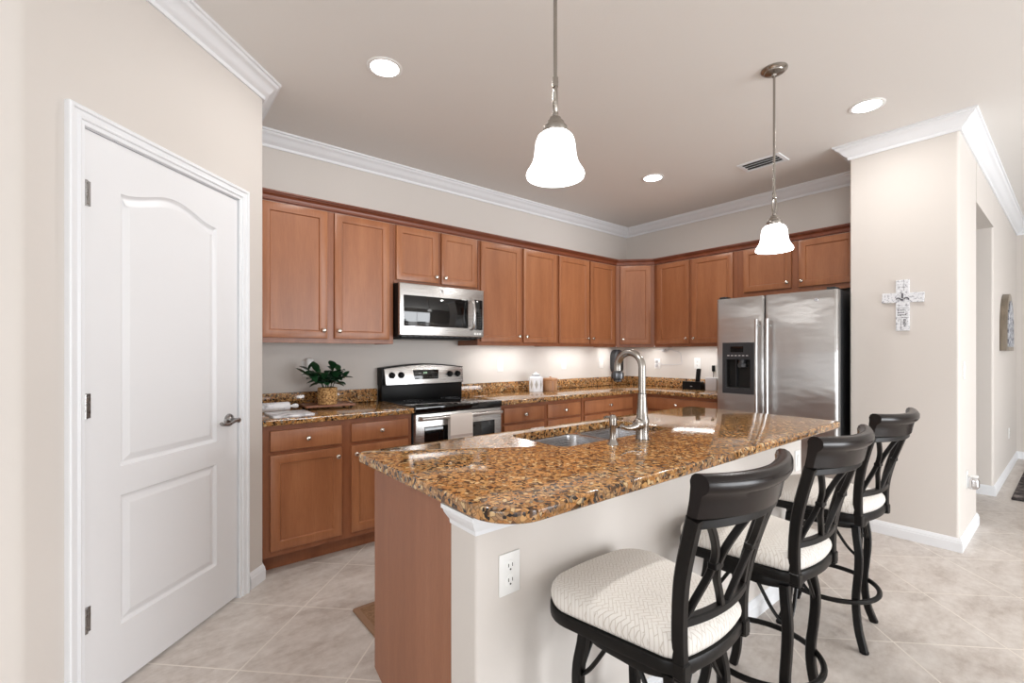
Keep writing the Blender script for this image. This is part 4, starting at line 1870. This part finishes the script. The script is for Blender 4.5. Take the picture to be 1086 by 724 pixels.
t = thing('potted_plant', 'leafy green plant in a woven basket pot on wooden tray', 'plant', (1.055, 3.400, TZ + .0005))
bm = nb()
lathe(bm, [(.060, 0), (.064, .004), (.066, .030), (.067, .070), (.066, .110), (.064, .118), (.058, .120), (.056, .108), (.001, .106)], n=36)
link_obj('pot', bm, 'weave', t)
random.seed(11)
bmS, bmL = nb(), nb()


def leaf(bm, base, direction, L, W, droop):
    d = Vector(direction).normalized()
    side = d.cross(Vector((0, 0, 1)))
    if side.length < .1:
        side = Vector((1, 0, 0))
    side.normalize()
    up = side.cross(d).normalized()
    n = 7
    L0, R0, C0 = [], [], []
    for i in range(n + 1):
        s = i / n
        w = W * (math.sin(PI * min(1, s * .92 + .04)) ** .75) * (1 - .15 * s)
        c = Vector(base) + d * (L * s) + Vector((0, 0, -droop * L * s * s)) 
        C0.append(c - up * .004 * math.sin(PI * s))
        L0.append(c + side * w + up * .006 * math.sin(PI * s))
        R0.append(c - side * w + up * .006 * math.sin(PI * s))
    th = up * .0012
    top = [[bm.verts.new(p) for p in A] for A in (L0, C0, R0)]
    bot = [[bm.verts.new(p - th) for p in A] for A in (L0, C0, R0)]
    for i in range(n):
        for a in (0, 1):
            bm.faces.new((top[a][i], top[a + 1][i], top[a + 1][i + 1], top[a][i + 1]))
            bm.faces.new((bot[a][i], bot[a][i + 1], bot[a + 1][i + 1], bot[a + 1][i]))
        bm.faces.new((top[0][i], top[0][i + 1], bot[0][i + 1], bot[0][i]))
        bm.faces.new((top[2][i], bot[2][i], bot[2][i + 1], top[2][i + 1]))


stems = [((-.02, -.01), (-.150, -.03, .215), 13), ((-.02, .01), (-.125, .02, .245), 11), ((.0, -.02), (-.045, -.06, .185), 9), ((.02, 0), (.075, -.01, .235), 12), ((.01, .015), (.02, .03, .205), 9),
         ((.025, -.01), (.120, -.02, .195), 11), ((-.02, .015), (-.10, .03, .185), 9), ((.03, .01), (.050, .02, .255), 8), ((-.01, -.02), (-.085, -.04, .235), 8),
         ((.01, -.025), (.045, -.06, .195), 9)]
for (bx, by), tip, nl in stems:
    p0 = Vector((bx, by, .10))
    p2 = Vector(tip)
    p1 = (p0 + p2) / 2 + Vector((-tip[0] * .15, 0, .02))
    pth = smooth_path([p0, p1, p2], 6)
    tube(bmS, pth, [.0032] * len(pth), 6)
    for k in range(nl):
        s = .35 + .65 * k / (nl - 1)
        b = pth[min(len(pth) - 1, int(s * (len(pth) - 1)))]
        a = k * 2.4 + random.uniform(-.4, .4)
        el = random.uniform(-.1, .75) if k < nl - 2 else random.uniform(.5, 1.1)
        d = (math.cos(a) * math.cos(el), math.sin(a) * math.cos(el) * .8, math.sin(el))
        leaf(bmL, b, d, random.uniform(.066, .098), random.uniform(.024, .033), random.uniform(.1, .5))
link_obj('stems', bmS, 'stem', t)
link_obj('foliage', bmL, 'leaf', t, 50)

# marble board and rolling pin at the left end of the counter
bm = nb()
prism(bm, rrect(-.12, .12, -.125, .125, .015, 4), 0, .014, .003, seg=2)
o = link_obj('marble_board', bm, 'marble', None, 35, (.735, 3.115, CT1), 0)
tag(o, 'white marble board lying at left end of the counter', 'cutting board')
t = thing('rolling_pin', 'white marble rolling pin behind the marble board', 'rolling pin', (.690, 3.335, CT1 + .032))
bm = nb()
mt = Matrix.Rotation(PI / 2, 4, 'Y')
lathe(bm, [(.020, -.100), (.028, -.096), (.031, -.088), (.031, .088), (.028, .096), (.020, .100)], n=28, mtx=mt)
link_obj('roller', bm, 'marble', t)
bm = nb()
lathe(bm, [(.008, .099), (.008, .112), (.013, .118), (.016, .135), (.013, .150), (.005, .154)], n=20, mtx=mt)
link_obj('handle', bm, 'marble', t)

# ------------------------------------------------------------------ wall decor
t = thing('wall_cross', 'whitewashed wooden cross hung on the end wall', 'cross', (XC, .784, 0), ROT_B)
bm = nb()
zc0 = 1.690
box(bm, -.037, .037, -.014, -.001, zc0 + .030, zc0 + .125, .002, 1)
box(bm, -.037, .037, -.014, -.001, zc0 - .232, zc0 - .030, .002, 1)
link_obj('upright', bm, 'whitewash', t)
bm = nb()
tmp = nb()
box(tmp, -.115, .115, -.014, -.001, -.0335, .0335, .002, 1)
merge(bm, tmp, 0, Matrix.Translation((0, -.0005, zc0)) @ Matrix.Rotation(math.radians(2), 4, 'Y'))
link_obj('crossbar', bm, 'whitewash', t)
bm = nb()
box(bm, -.0045, .0045, -.0185, -.0145, zc0 - .004, zc0 + .030, .001, 1)
for s in (-1, 1):
    tube(bm, [(s * (.022 + .013 * math.cos(a)), -.0165, zc0 - .014 + .013 * math.sin(a)) for a in [PI * i / 8 - (.3 if s > 0 else -.3) for i in range(9)]], .0032, 8)
lathe(bm, [(.006, 0), (.006, .004), (.003, .006)], n=12, mtx=Matrix.Translation((0, -.0145, zc0 - .016)) @ RX)
link_obj('applied_ornament', bm, 'ink', t)
bm = nb()
for k, (a, b) in enumerate(((-.026, .016), (-.026, .010), (-.026, .022))):
    x = a
    i = 0
    while x < b:
        w = (.006, .004, .007, .005)[(i + k) % 4]
        z = zc0 - .088 - k * .017
        box(bm, x, min(b, x + w), -.0148, -.0138, z - .003, z + .0035 + .002 * ((i + k) % 2))
        x += w + .0025
        i += 1
for z in (zc0 - .072, zc0 - .140):
    box(bm, -.036, .036, -.0146, -.0138, z - .0008, z + .0008)
for i in range(4):
    box(bm, .004 + .003 * (i % 2), .020 - .002 * (i % 2), -.0148, -.0138, zc0 - .160 - i * .014, zc0 - .152 - i * .014)
box(bm, -.008, -.006, -.0146, -.0138, zc0 - .226, zc0 - .146)
box(bm, .008, .0095, -.0146, -.0138, zc0 + .048, zc0 + .122)
link_obj('lettering', bm, 'ink', t)

t = thing('arched_wall_decor', 'arched weathered-frame decor on the far hall wall', 'wall art', (6.90, YC, 1.325))


def arch_pts(hw, h0, h1, z0=0.0, n=16):
    pts = [(-hw, z0), (hw, z0)]
    for i in range(n + 1):
        a = PI * i / n
        pts.append((hw * math.cos(a), h0 + (h1 - h0) * math.sin(a)))
    return pts


bm = nb()
prism(bm, arch_pts(.37, .20, .58), .001, .05, .004, mapf=lambda p: (p.x, -p.z, p.y))
link_obj('frame', bm, 'weathered', t)
bm = nb()
prism(bm, arch_pts(.30, .20, .51, .04), .049, .056, .001, mapf=lambda p: (p.x, -p.z, p.y))
link_obj('picture', bm, 'art', t)

# ------------------------------------------------------------------ floor coverings
bm = nb()
prism(bm, rrect(.838, 2.40, 1.90, 2.312, .012, 4), 0.0005, .013, .010, seg=3)
mt_ = link_obj('kitchen_mat', bm, 'mat_edge')
tag(mt_, 'brown kitchen floor mat behind the island', 'floor mat')
bm = nb()
prism(bm, rrect(.866, 2.372, 1.928, 2.284, .006, 3), .0125, .0142, .001)
link_obj('mat_surface', bm, 'mat', mt_)
bm = nb()
prism(bm, rrect(6.02, 8.25, -1.35, .385, .01, 3), .0005, .014, .004)
tag(link_obj('area_rug', bm, 'rug'), 'dark patterned area rug on the tile floor at far right', 'rug')
